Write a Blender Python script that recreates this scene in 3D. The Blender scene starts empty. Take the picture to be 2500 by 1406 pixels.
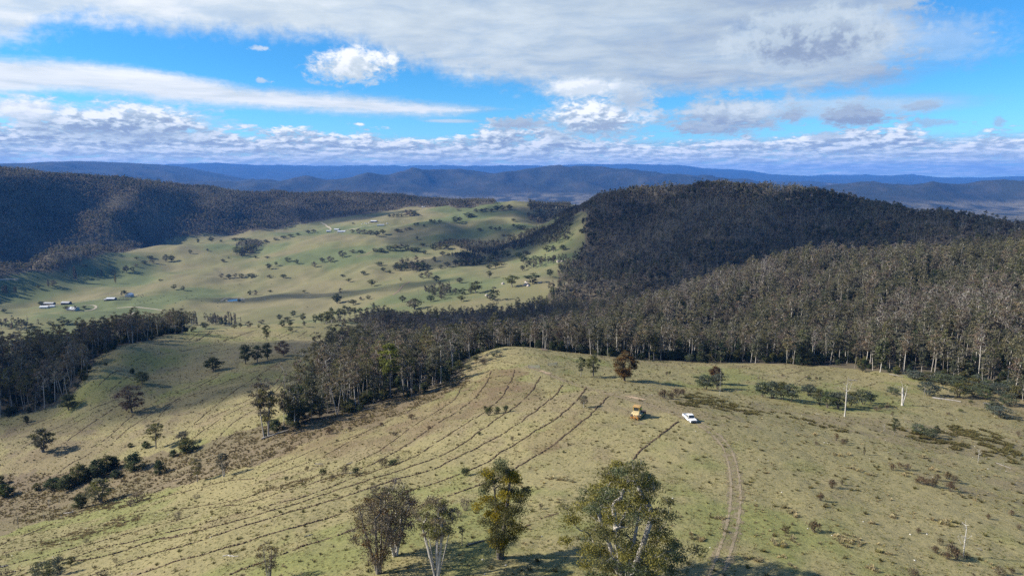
import bpy, math, random
import numpy as np
from mathutils import Vector

R = math.radians
scene = bpy.context.scene
COL = scene.collection

# ---------------------------------------------------------------- camera
CAM_Z = 60.0                      # metres above the ground at the white ute
PITCH = R(9.3)
cam_d = bpy.data.cameras.new('camera'); cam = bpy.data.objects.new('camera', cam_d); COL.objects.link(cam)
cam_d.sensor_width = 36.0; cam_d.lens = 24.0
cam_d.clip_start = 0.5; cam_d.clip_end = 120000.0
cam.location = (0, 0, CAM_Z); cam.rotation_euler = (R(90) - PITCH, 0, 0)
scene.camera = cam

# ---------------------------------------------------------------- light, exposure
SUN_EL, SUN_AZ = R(31.0), R(-90.0)          # azimuth measured from +Y (view direction) towards +X
SUN_DIR = Vector((math.cos(SUN_EL)*math.sin(SUN_AZ), math.cos(SUN_EL)*math.cos(SUN_AZ), math.sin(SUN_EL)))
sun_d = bpy.data.lights.new('sun', 'SUN'); sun = bpy.data.objects.new('sun', sun_d); COL.objects.link(sun)
sun_d.energy = 4.8; sun_d.angle = R(0.53); sun_d.color = (1.0, 0.93, 0.80)
sun.rotation_euler = SUN_DIR.to_track_quat('Z', 'Y').to_euler(); sun.location = (0, 0, 600)
vs = scene.view_settings
scene.display_settings.display_device = 'sRGB'
vs.view_transform = 'Standard'; vs.look = 'None'; vs.gamma = 1.0; vs.use_curve_mapping = False
vs.exposure = 0.93
cy = scene.cycles
cy.max_bounces = 4; cy.diffuse_bounces = 2; cy.glossy_bounces = 1; cy.transmission_bounces = 2
cy.transparent_max_bounces = 8; cy.volume_bounces = 0
cy.use_denoising = False
cy.sample_clamp_indirect = 4.0

world = bpy.data.worlds.new('World'); scene.world = world; world.use_nodes = True

class NT:
    """small helper for writing node trees as formulas"""
    def __init__(self, tree): self.t = tree
    def node(self, typ, **kw):
        n = self.t.nodes.new(typ)
        for k, v in kw.items(): setattr(n, k, v)
        return n
    def put(self, sock, v):
        if isinstance(v, bpy.types.NodeSocket): self.t.links.new(v, sock)
        elif v is not None: sock.default_value = v
    def m(self, op, a, b=None, c=None, clamp=False):
        n = self.node('ShaderNodeMath', operation=op, use_clamp=clamp)
        for i, v in enumerate((a, b, c)):
            if v is not None: self.put(n.inputs[i], v)
        return n.outputs[0]
    def add(self, a, b): return self.m('ADD', a, b)
    def sub(self, a, b): return self.m('SUBTRACT', a, b)
    def mul(self, a, b): return self.m('MULTIPLY', a, b)
    def div(self, a, b): return self.m('DIVIDE', a, b)
    def mx(self, a, b): return self.m('MAXIMUM', a, b)
    def mn(self, a, b): return self.m('MINIMUM', a, b)
    def ss(self, x, lo, hi, a=0.0, b=1.0, typ='SMOOTHSTEP'):
        n = self.node('ShaderNodeMapRange', interpolation_type=typ)
        self.put(n.inputs['Value'], x)
        for i, v in zip((1, 2, 3, 4), (lo, hi, a, b)): self.put(n.inputs[i], v)
        return n.outputs[0]
    def xyz(self, x, y, z=0.0):
        n = self.node('ShaderNodeCombineXYZ'); self.put(n.inputs[0], x); self.put(n.inputs[1], y); self.put(n.inputs[2], z); return n.outputs[0]
    def noise(self, vec, scale, detail=4.0, rough=0.55, dist=0.0, lac=2.0):
        n = self.node('ShaderNodeTexNoise'); self.put(n.inputs['Vector'], vec)
        for k, v in (('Scale', scale), ('Detail', detail), ('Roughness', rough), ('Distortion', dist), ('Lacunarity', lac)): self.put(n.inputs[k], v)
        return n.outputs[0]
    def mixc(self, f, a, b, mode='MIX'):
        n = self.node('ShaderNodeMix', data_type='RGBA', blend_type=mode); self.put(n.inputs[0], f)
        for s, v in ((n.inputs[6], a), (n.inputs[7], b)): self.put(s, v if isinstance(v, bpy.types.NodeSocket) else (v + (1.0,) if len(v) == 3 else v))
        return n.outputs[2]
    def mixf(self, f, a, b):
        n = self.node('ShaderNodeMix', data_type='FLOAT'); self.put(n.inputs[0], f); self.put(n.inputs[2], a); self.put(n.inputs[3], b); return n.outputs[0]
    def curve(self, x, pts, lo, hi):
        """value as a function of x in [lo, hi], pts = (x, y) pairs"""
        n = self.node('ShaderNodeFloatCurve'); c = n.mapping.curves[0]; n.mapping.use_clip = False
        ys = [p[1] for p in pts]; y0, y1 = min(ys)-.001, max(ys)+.001
        P = [((p[0]-lo)/(hi-lo), (p[1]-y0)/(y1-y0)) for p in sorted(pts)]
        c.points[0].location = P[0]; c.points[-1].location = P[-1]
        for p in P[1:-1]: c.points.new(*p)
        n.mapping.update(); self.put(n.inputs['Value'], self.ss(x, lo, hi, 0.0, 1.0, 'LINEAR'))
        return self.add(self.mul(n.outputs[0], y1-y0), y0)

def build_sky():
    t = world.node_tree; t.nodes.clear(); N = NT(t)
    F = 1667.0
    def ray(px, py):
        a = (px-1250.0)/F; b = (703.0-py)/F; Y = math.cos(PITCH)+b*math.sin(PITCH); Z = -math.sin(PITCH)+b*math.cos(PITCH)
        return math.atan2(a, Y), Z/math.hypot(a, Y)
    tc = N.node('ShaderNodeTexCoord'); sp = N.node('ShaderNodeSeparateXYZ'); t.links.new(tc.outputs['Generated'], sp.inputs[0])
    x, y, z = sp.outputs
    s = N.m('ARCTAN2', x, y)                                              # bearing
    h = N.m('SQRT', N.add(N.mul(x, x), N.mul(y, y)))
    e = N.div(z, N.mx(h, 0.02))                                           # tangent of the height above the horizon
    ec = N.m('MINIMUM', N.mx(e, 0.0), 6.0)
    zc = N.add(N.mx(z, 0.0), 0.055)
    flat = N.xyz(N.div(x, zc), N.div(y, zc), 0.0)                         # a cloud deck seen from below
    lt = N.m('LOGARITHM', N.add(ec, 0.022), math.e)
    puff = N.xyz(N.mul(s, 21.0), N.mul(lt, 4.6), 0.0)
    # sun side offset of the same field gives lit and shaded flanks of the puffs
    puff2 = N.xyz(N.add(N.mul(s, 21.0), -0.16), N.add(N.mul(lt, 4.6), 0.26), 0.0)
    nA = N.noise(flat, 0.75, 6.0, 0.6, 0.5); nA2 = N.noise(flat, 2.6, 5.0, 0.6, 0.3)
    nP = N.noise(puff, 1.0, 7.0, 0.62, 0.25); nP2 = N.noise(puff2, 1.0, 7.0, 0.62, 0.25)
    nF = N.noise(N.xyz(N.mul(s, 75.0), N.mul(lt, 20.0), 3.0), 1.0, 6.0, 0.68, 0.4)
    nS = N.noise(N.xyz(N.mul(s, 7.0), N.mul(e, 70.0), 5.0), 1.0, 5.0, 0.6, 0.3)      # long streaks
    def billow(vec, sc): return N.mul(N.m('ABSOLUTE', N.sub(N.noise(vec, sc, 2.0, .5, .2), 0.5)), 2.0)
    nP = N.add(nP, N.mul(N.sub(billow(puff, 2.1), .16), .28)); nP2 = N.add(nP2, N.mul(N.sub(billow(puff2, 2.1), .16), .28))
    lit = N.ss(N.sub(nP, nP2), -0.12, 0.12)
    LO, HI = -0.95, 0.95
    def edge(pts):
        P = [ray(*p) for p in pts]
        return N.curve(s, [(LO, P[0][1])] + P + [(HI, P[-1][1])], LO, HI)
    w1 = N.sub(nP, 0.5); w2 = N.sub(nF, 0.5); wA = N.sub(nA, 0.5)
    # --- high sheet over the top of the view
    eA = edge([(0,118),(60,105),(140,78),(300,70),(400,84),(500,84),(600,98),(760,104),(860,118),(960,150),(1060,186),(1200,206),(1320,222),(1480,240),(1700,240),(1900,236),(2080,232),(2190,222),(2260,205),(2500,190)])
    dA = N.add(N.sub(e, eA), N.add(N.mul(w1, 0.05), N.add(N.mul(w2, 0.022), N.mul(wA, 0.03))))
    aA = N.ss(dA, -0.010, 0.026)
    sR = N.add(s, N.add(N.mul(w1, 0.22), N.add(N.mul(w2, 0.16), N.mul(N.sub(nS, .5), .10))))
    aA = N.mul(aA, N.ss(sR, ray(2330, 100)[0], ray(2130, 100)[0]))
    # overhead the sheet breaks up into the same kind of cloud
    brk = N.ss(nA, 0.46, 0.62); aA = N.mul(aA, N.mixf(N.ss(ec, 0.27, 0.5), 1.0, brk))
    thinA = N.ss(nA2, 0.25, 0.6, 0.84, 1.0); aA = N.mul(aA, thinA)
    # --- long lens on the left
    uB = edge([(0,134),(250,152),(500,186),(620,208),(800,222),(1000,242),(1150,258),(1225,266),(1300,272),(2500,330)])
    lB = edge([(0,236),(150,232),(280,238),(400,256),(600,268),(800,281),(1000,288),(1150,279),(1225,268),(1300,264),(2500,300)])
    dB = N.mn(N.sub(uB, e), N.sub(e, lB)); dB = N.add(dB, N.add(N.mul(w1, 0.008), N.add(N.mul(w2, 0.010), N.mul(N.sub(nS, .5), .012))))
    aB = N.ss(dB, -0.004, 0.013)
    # --- rolling low cumulus above the ranges
    eC = edge([(0,292),(60,270),(200,262),(330,262),(420,280),(500,312),(600,318),(700,315),(830,320),(950,326),(1050,334),(1150,326),(1190,305),(1270,304),(1350,312),(1500,338),(1620,348),(1750,338),(1900,332),(2030,318),(2120,296),(2200,296),(2260,325),(2370,340),(2440,326),(2500,336)])
    dC = N.add(N.sub(eC, e), N.add(N.mul(w1, 0.085), N.mul(w2, 0.035)))
    aC = N.ss(dC, -0.006, 0.012)
    gap = N.ss(N.add(nP, N.mul(w2, 0.35)), 0.30, 0.43); low = N.ss(e, 0.012, 0.045)
    aC = N.mul(aC, N.mixf(low, N.ss(N.add(nP, N.mul(w2, 0.5)), 0.34, 0.56, 0.2, 0.95), N.mixf(0.7, 1.0, gap)))
    # farther rows of the same cumulus, flattened by distance
    row = N.xyz(N.mul(s, 22.0), N.mul(lt, 6.0), 9.0); nR = N.add(N.noise(row, 1.0, 6.0, .62, .3), N.mul(N.sub(billow(row, 2.0), .16), .24)); nR2 = N.noise(N.xyz(N.add(N.mul(s, 22.0), -.14), N.add(N.mul(lt, 6.0), .32), 9.0), 1.0, 6.0, .62, .3)
    aR = N.mul(N.ss(nR, .38, .52, .45, .97), N.ss(N.add(e, N.mul(w1, .03)), .054, .036)); bR = N.add(N.add(.46, N.mul(N.ss(N.sub(nR, nR2), -.10, .14), .52)), N.mul(w2, .3))
    shC = N.mixf(low, N.ss(N.add(nP2, N.mul(w2, .8)), .38, .62, .95, .3), lit)
    # --- single clouds: (column, row, half width, half height, raggedness, brightness of crown, brightness of base)
    one = [(862,158,100,46,1.15,.97,.72),(1455,288,148,58,.8,1.0,.50),(1775,284,142,52,.9,.66,.44),(1985,98,225,72,.65,.66,.40),
           (2000,264,390,27,.25,.86,.74),(1425,215,120,26,.4,.93,.80),(1545,243,62,34,.9,.72,.62),(2095,286,112,32,1.4,.54,.42),
           (2250,259,48,13,1.4,.52,.46),(1940,278,46,22,1.3,.58,.48),(2440,297,16,13,1.6,.56,.5),(300,296,260,46,.7,.98,.44),
           (1270,302,70,16,1.3,.60,.52),(60,268,120,34,.7,.96,.8),(632,117,24,8,1.8,.84,.8),(640,196,16,8,1.9,.84,.8),(2270,300,60,12,1.5,.56,.5),
           (1700,312,60,20,1.5,.60,.5),(2020,330,40,12,1.3,.56,.48),(1105,296,70,5,.3,.9,.86),(2330,100,170,70,1.0,.66,.6)]
    acc_a = None
    for i, (px, py, wx, wy, rag, bt, bb) in enumerate(one):
        a0, e0 = ray(px, py); a1, _ = ray(px+wx, py); _, e1 = ray(px, py-wy)
        dx = N.div(N.sub(s, a0), (a1-a0)); dy = N.div(N.sub(e, e0), (e1-e0))
        rr = N.m('SQRT', N.add(N.mul(dx, dx), N.mul(dy, dy)))
        d = N.add(N.sub(1.0, rr), N.add(N.mul(w1, 1.7*rag), N.mul(w2, 1.5*rag)))
        soft = 0.9 if i == 20 else 0.55
        a = N.ss(d, -0.32, soft-.02, 0.0, 0.45 if i == 20 else (0.7 if wy < 14 or i == 4 else 1.0))
        b = N.ss(N.add(dy, N.add(N.mul(N.sub(lit, .5), 1.0), N.mul(w2, 1.0))), -0.7, 0.75, bb, bt)
        if acc_a is None: acc_a, acc_b = a, b
        else:
            acc_b = N.mixf(a, acc_b, b); acc_a = N.sub(1.0, N.mul(N.sub(1.0, acc_a), N.sub(1.0, a)))
    # --- brightness of the sheets
    bA = N.add(N.add(0.71, N.mul(wA, 0.55)), N.add(N.mul(N.sub(nA2, .5), 0.36), N.mul(N.ss(s, -0.6, 0.5, 0.12, -0.16, 'LINEAR'), 1.0)))
    bA = N.sub(bA, N.mul(N.ss(dA, 0.035, 0.0), 0.05))
    bB = N.add(0.86, N.add(N.mul(N.sub(nS, .5), 0.42), N.mul(N.sub(nA2, .5), .12)))
    bC = N.add(0.44, N.add(N.mul(shC, 0.46), N.mul(w2, 0.40)))
    bC = N.add(bC, N.mul(N.ss(N.sub(eC, e), 0.03, 0.0), 0.10))
    br, al = bA, aA
    for b, a in ((bB, aB), (bR, aR), (bC, aC), (acc_b, acc_a)):
        br = N.mixf(a, br, b); al = N.sub(1.0, N.mul(N.sub(1.0, al), N.sub(1.0, a)))
    al = N.mul(al, N.ss(e, -0.01, 0.004))
    br = N.mn(N.mx(br, 0.25), 1.05)
    ramp = N.node('ShaderNodeValToRGB'); cr = ramp.color_ramp
    stops = [(0.25, (.17,.235,.36)), (0.45, (.29,.36,.48)), (0.62, (.43,.515,.60)), (0.78, (.59,.67,.735)), (0.90, (.78,.82,.87)), (1.0, (.93,.95,.97))]
    cr.elements[0].position, cr.elements[0].color = stops[0][0], stops[0][1]+(1,)
    cr.elements[1].position, cr.elements[1].color = stops[-1][0], stops[-1][1]+(1,)
    for p, c in stops[1:-1]: el = cr.elements.new(p); el.color = c+(1,)
    t.links.new(br, ramp.inputs[0])
    sky = N.node('ShaderNodeTexSky', sky_type='NISHITA', sun_disc=False)
    sky.sun_elevation = SUN_EL; sky.sun_rotation = SUN_AZ; sky.altitude = 900.0
    sky.air_density = 1.0; sky.dust_density = 0.2; sky.ozone_density = 3.0
    clear = N.mixc(1.0, sky.outputs[0], N.mixc(N.ss(ec, 0.0, 0.16), (.40,.73,.93), SKY_TINT), 'MULTIPLY')
    bg1 = N.node('ShaderNodeBackground'); t.links.new(clear, bg1.inputs[0]); bg1.inputs[1].default_value = 0.11
    bg2 = N.node('ShaderNodeBackground'); t.links.new(ramp.outputs[0], bg2.inputs[0]); bg2.inputs[1].default_value = CLOUD_GAIN
    mx = N.node('ShaderNodeMixShader'); t.links.new(al, mx.inputs[0]); t.links.new(bg1.outputs[0], mx.inputs[1]); t.links.new(bg2.outputs[0], mx.inputs[2])
    out = N.node('ShaderNodeOutputWorld'); t.links.new(mx.outputs[0], out.inputs['Surface'])
SKY_TINT = (0.20, 0.57, 0.82); CLOUD_GAIN = 0.65
build_sky()

# ---------------------------------------------------------------- terrain
F = 1667.0                                   # focal length of the photograph in its own pixels
def px_ray(px, py):
    a = (np.asarray(px, float) - 1250.0) / F; b = (703.0 - np.asarray(py, float)) / F
    Y = math.cos(PITCH) + b*math.sin(PITCH); Z = -math.sin(PITCH) + b*math.cos(PITCH)
    return np.arctan2(a, Y), Z / np.hypot(a, Y)
def to_px(x, y, z):                          # world -> photograph pixel
    x = np.asarray(x, float); y = np.asarray(y, float); zr = np.asarray(z, float) - CAM_Z
    d = y*math.cos(PITCH) - zr*math.sin(PITCH); u = y*math.sin(PITCH) + zr*math.cos(PITCH)
    return 1250 + F*x/d, 703 - F*u/d

# surveyed heights: (column, row, 'z' height below camera | 'r' ground distance | 'c' distance of a forested point)
SEEN = [
 (1250,1700,'z',-50),(400,1700,'z',-60),(2100,1700,'z',-50),(-300,1700,'z',-75),(2800,1700,'z',-52),
 (1250,2600,'z',-47),(400,2600,'z',-52),(2100,2600,'z',-47),
 (1225,1362,'z',-54),(920,1398,'z',-55.5),(600,1400,'z',-60.5),(300,1400,'z',-70),(0,1400,'z',-80),(-300,1400,'z',-92),
 (1000,1240,'z',-62),(1300,1120,'z',-61.5),(1480,970,'z',-63),(1540,1110,'z',-59),(1684,1025,'z',-60),(1555,1015,'z',-61),
 (1780,1390,'z',-53),(1790,1200,'z',-56),(2400,1350,'z',-55),(2150,1150,'z',-60),(2480,1180,'z',-62),(2800,1250,'z',-64),
 (1800,985,'z',-69),(2000,1010,'z',-71),(2300,1080,'z',-67),(1950,970,'z',-77),(2200,985,'z',-78),(2450,1020,'z',-77),(2800,1040,'z',-82),
 (2450,960,'z',-84),(2300,925,'z',-86),(2100,903,'z',-88),(1900,887,'z',-89),(1750,885,'z',-89),(1600,882,'z',-87),
 (1740,945,'z',-78),(1525,925,'z',-76),(1420,912,'z',-77),(1300,890,'z',-75),(1440,960,'z',-66),
 (1230,845,'z',-80),(1360,862,'z',-82),(1170,890,'z',-82),
 (1120,920,'z',-83),(1000,968,'z',-84),(850,1010,'z',-86),(700,1050,'z',-88),(640,1070,'z',-90),
 (500,1120,'z',-94),(300,1195,'z',-101),(100,1240,'z',-107),(-200,1290,'z',-113),
 (800,1150,'z',-75),(500,1250,'z',-79),(200,1320,'z',-86),(700,1200,'z',-70),(1150,1000,'z',-72),(950,1080,'z',-74),(1300,980,'z',-68),
 (650,1010,'z',-92),(105,1100,'z',-106),(322,1003,'z',-106),(-200,1150,'z',-112),(520,895,'z',-105),(690,868,'z',-104),(400,1090,'z',-99),
 (165,998,'z',-111),(0,1015,'z',-116),(200,940,'z',-115),(345,930,'z',-111),(350,848,'r',480),(290,846,'r',455),(232,880,'r',415),(205,925,'r',382),(380,824,'r',505),(440,815,'r',525),(100,835,'c',480),(200,805,'c',540),(300,790,'c',590),(0,838,'c',470),(-250,850,'c',470),(600,830,'z',-118),
 (800,830,'z',-112),(655,790,'z',-130),(800,792,'z',-130),(870,785,'r',640),
 (0,800,'z',-222),(300,792,'z',-222),(540,795,'z',-220),(750,770,'z',-212),(-300,800,'z',-222),
 (900,770,'z',-188),(1080,742,'z',-176),(1250,735,'z',-165),(1330,715,'z',-150),
 (180,750,'z',-228),(0,720,'z',-230),(400,720,'z',-228),(600,700,'z',-225),(183,683,'z',-226),(0,682,'z',-226),(-300,695,'z',-226),
 (350,640,'z',-220),(350,607,'z',-218),(700,640,'z',-205),(570,732,'z',-224),(850,700,'z',-206),(1000,650,'z',-192),(1000,700,'z',-195),
 (700,553,'z',-180),(830,565,'z',-172),(1000,600,'z',-170),(900,540,'z',-150),(1000,510,'z',-128),(1080,505,'z',-120),
 (1200,545,'z',-140),(1200,600,'z',-165),(1150,640,'z',-178),(1300,640,'z',-165),(1350,490,'z',-95),(1200,497,'z',-110),
 (1400,530,'z',-100),(1350,560,'z',-125),(1300,590,'z',-145),(500,590,'z',-205),(520,640,'z',-214),
 (0,600,'c',1780),(0,500,'c',2200),(0,416,'c',2500),(150,421,'c',2600),(350,430,'c',2720),(250,520,'c',2330),(110,590,'c',1870),
 (420,455,'c',2760),(120,480,'c',2400),(250,628,'z',-220),(150,652,'z',-222),(200,592,'c',2010),
 (600,463,'c',2950),(850,470,'c',3050),(1050,476,'c',3120),(1190,497,'c',3000),(500,520,'c',2560),(700,520,'c',2750),(400,570,'c',2200),
 (900,500,'c',2900),(-300,425,'c',2350),(-300,580,'c',1850),
 (1500,790,'c',480),(1300,812,'c',470),(1750,800,'c',440),(2000,780,'c',420),(2300,780,'c',390),(2500,780,'c',380),(2800,780,'c',370),
 (1500,742,'c',600),(1750,672,'c',690),(2000,650,'c',590),(2000,608,'c',710),(2200,640,'c',560),(2200,585,'c',720),(2500,640,'c',540),(2500,575,'c',690),
 (2500,552,'c',880),(2300,514,'c',1060),(2150,490,'c',1200),(2000,446,'c',1320),(1850,431,'c',1380),(1640,455,'c',1420),(1500,468,'c',1520),(1420,492,'c',1700),(1440,481,'c',1600),(1560,462,'c',1480),(1395,500,'c',1800),(1390,520,'c',1650),
 (2800,560,'c',850),
 (1750,600,'c',960),(1500,600,'c',1100),(1600,530,'c',1250),(1850,540,'c',1080),(2050,530,'c',1060),(1400,650,'c',980),(1380,700,'c',880),
 (1250,483,'z',-270),(1450,472,'r',8700),(1000,474,'r',9000),(1700,462,'r',9000),(640,474,'r',9000),
 (1330,404,'r',10800),(1100,412,'r',10800),(960,417,'r',10600),(850,428,'r',10200),(690,443,'r',9900),(560,456,'r',9600),(1500,413,'r',10800),(1700,426,'r',10600),(1830,440,'r',10300),
 (1200,445,'r',9700),(1400,440,'r',9700),
 (2450,500,'z',-270),(2250,484,'z',-270),(2280,449,'r',8200),(2140,467,'r',7700),(2480,447,'r',8600),(2700,440,'r',8600),(2380,458,'r',8300),
 (2060,444,'r',14000),(1950,441,'r',14000),(2160,450,'r',13500),
 (0,411,'r',15000),(130,395,'r',15000),(250,402,'r',15000),(410,405,'r',14500),(470,420,'r',13500),(540,440,'r',13000),(-300,405,'r',15000),
 (350,402,'r',25000),(450,398,'r',25000),(700,403,'r',25000),(880,399,'r',25000),(940,407,'r',25000),(1100,405,'r',25000),(1250,405,'r',25000),
 (1400,404,'r',25000),(1530,402,'r',25000),(1640,400,'r',25000),(1750,413,'r',25000),(1830,416,'r',25000),(1930,429,'r',25000),(2010,430,'r',25000),
 (2080,427,'r',25000),(2140,430,'r',25000),(2220,426,'r',25000),(2290,435,'r',25000),(2400,438,'r',25000),(2500,432,'r',25000),(2800,430,'r',25000),
 (0,404,'r',25000),(-300,402,'r',25000)]
# ground that dips out of sight behind the crests: (column, ground distance, height below camera)
DIP = [(1230,400,-108),(1300,400,-110),(1450,420,-111),(450,750,-178),(150,790,-195),(700,760,-175),(-200,700,-180),
 (900,350,-100),(1050,350,-100),(900,500,-130),(1100,520,-142),(900,720,-165),(1200,700,-160),
 (0,640,-165),(300,700,-165),(1250,3300,-190),(1100,3700,-220),(1400,3500,-200),
 (0,3200,-160),(350,3500,-205),(800,4000,-245),(-300,3200,-160),
 (1750,790,-132),(2000,800,-112),(1550,750,-162),(2300,860,-100),(1850,1750,-130),(2300,1500,-160),(2500,1250,-145),(2800,1250,-150),(1640,1900,-140),(1500,2200,-150),
 (1250,5500,-275),(600,5500,-285),(2000,5200,-265),(2500,4500,-255),(0,6000,-285),(2800,4500,-255),(-300,6000,-285),
 (1330,12600,-200),(800,12300,-210),(1800,12000,-255),(2300,10500,-255),(2500,11000,-255),
 (0,19500,-150),(400,19500,-150),(900,18500,-200),(1400,18500,-200),(1900,19000,-200),(2400,19000,-200),(2060,16500,-200),
 (0,31000,0),(600,31000,0),(1200,31000,0),(1800,31000,-50),(2500,31000,-50),
 (1250,18,-46),(0,18,-46),(2500,18,-46)]
CAZ = 1.25
def _ctrl():
    A, L, E = [], [], []
    for px, py, k, v in SEEN:
        a, e = px_ray(px, py)
        if k == 'z': r = v / e
        else:
            r = v
            if k == 'c': e = e - 14.0 / r
        A.append(float(a)); L.append(math.log(r)); E.append(float(e))
    for px, r, z in DIP:
        a, _ = px_ray(px, 700); A.append(float(a)); L.append(math.log(r)); E.append(z / r)
    return np.array(A), np.array(L), np.array(E)
_A, _L, _E = _ctrl()
def _k(d2): return np.where(d2 > 1e-12, 0.5*d2*np.log(np.maximum(d2, 1e-12)), 0.0)
_n = len(_A)
_d2 = (CAZ*(_A[:,None]-_A))**2 + (_L[:,None]-_L)**2
_M = np.zeros((_n+3, _n+3)); _M[:_n,:_n] = _k(_d2) + 0.0015*np.eye(_n)
_P = np.stack([np.ones(_n), CAZ*_A, _L], 1); _M[:_n,_n:] = _P; _M[_n:,:_n] = _P.T
_W = np.linalg.solve(_M, np.concatenate([_E, np.zeros(3)]))
def tps(a, l):
    out = np.empty(a.size); a = a.ravel(); l = l.ravel()
    for i in range(0, a.size, 20000):
        s = slice(i, i+20000)
        d2 = (CAZ*(a[s,None]-_A))**2 + (l[s,None]-_L)**2
        out[s] = _k(d2) @ _W[:_n] + _W[_n] + _W[_n+1]*CAZ*a[s] + _W[_n+2]*l[s]
    return out

# gradient noise
_prng = np.random.RandomState(7); _PERM = _prng.permutation(256); _PERM = np.concatenate([_PERM, _PERM])
_GA = _prng.rand(256)*2*np.pi; _GX, _GY = np.cos(_GA), np.sin(_GA)
def pnoise(x, y):
    xi = np.floor(x).astype(int); yi = np.floor(y).astype(int); xf = x-xi; yf = y-yi
    u = xf*xf*xf*(xf*(xf*6-15)+10); v = yf*yf*yf*(yf*(yf*6-15)+10)
    def g(ix, iy, dx, dy):
        h = _PERM[_PERM[ix & 255] + (iy & 255)]; return _GX[h]*dx + _GY[h]*dy
    n0 = g(xi,yi,xf,yf)*(1-u) + g(xi+1,yi,xf-1,yf)*u
    n1 = g(xi,yi+1,xf,yf-1)*(1-u) + g(xi+1,yi+1,xf-1,yf-1)*u
    return (n0*(1-v) + n1*v)*1.4
def fbm(x, y, octv=4, gain=0.5):
    s = 0; amp = 1.0
    for i in range(octv):
        s = s + amp*pnoise(x + 17.3*i, y - 9.1*i); x = x*2.03; y = y*2.03; amp *= gain
    return s
def ridged(x, y, octv=4):
    s = 0; amp = 1.0
    for i in range(octv):
        s = s + amp*(1 - 2*np.abs(pnoise(x + 31.7*i, y + 5.3*i))); x = x*2.1; y = y*2.1; amp *= 0.5
    return s
def sstep(a, b, x):
    t = np.clip((x-a)/(b-a), 0, 1); return t*t*(3-2*t)

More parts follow.
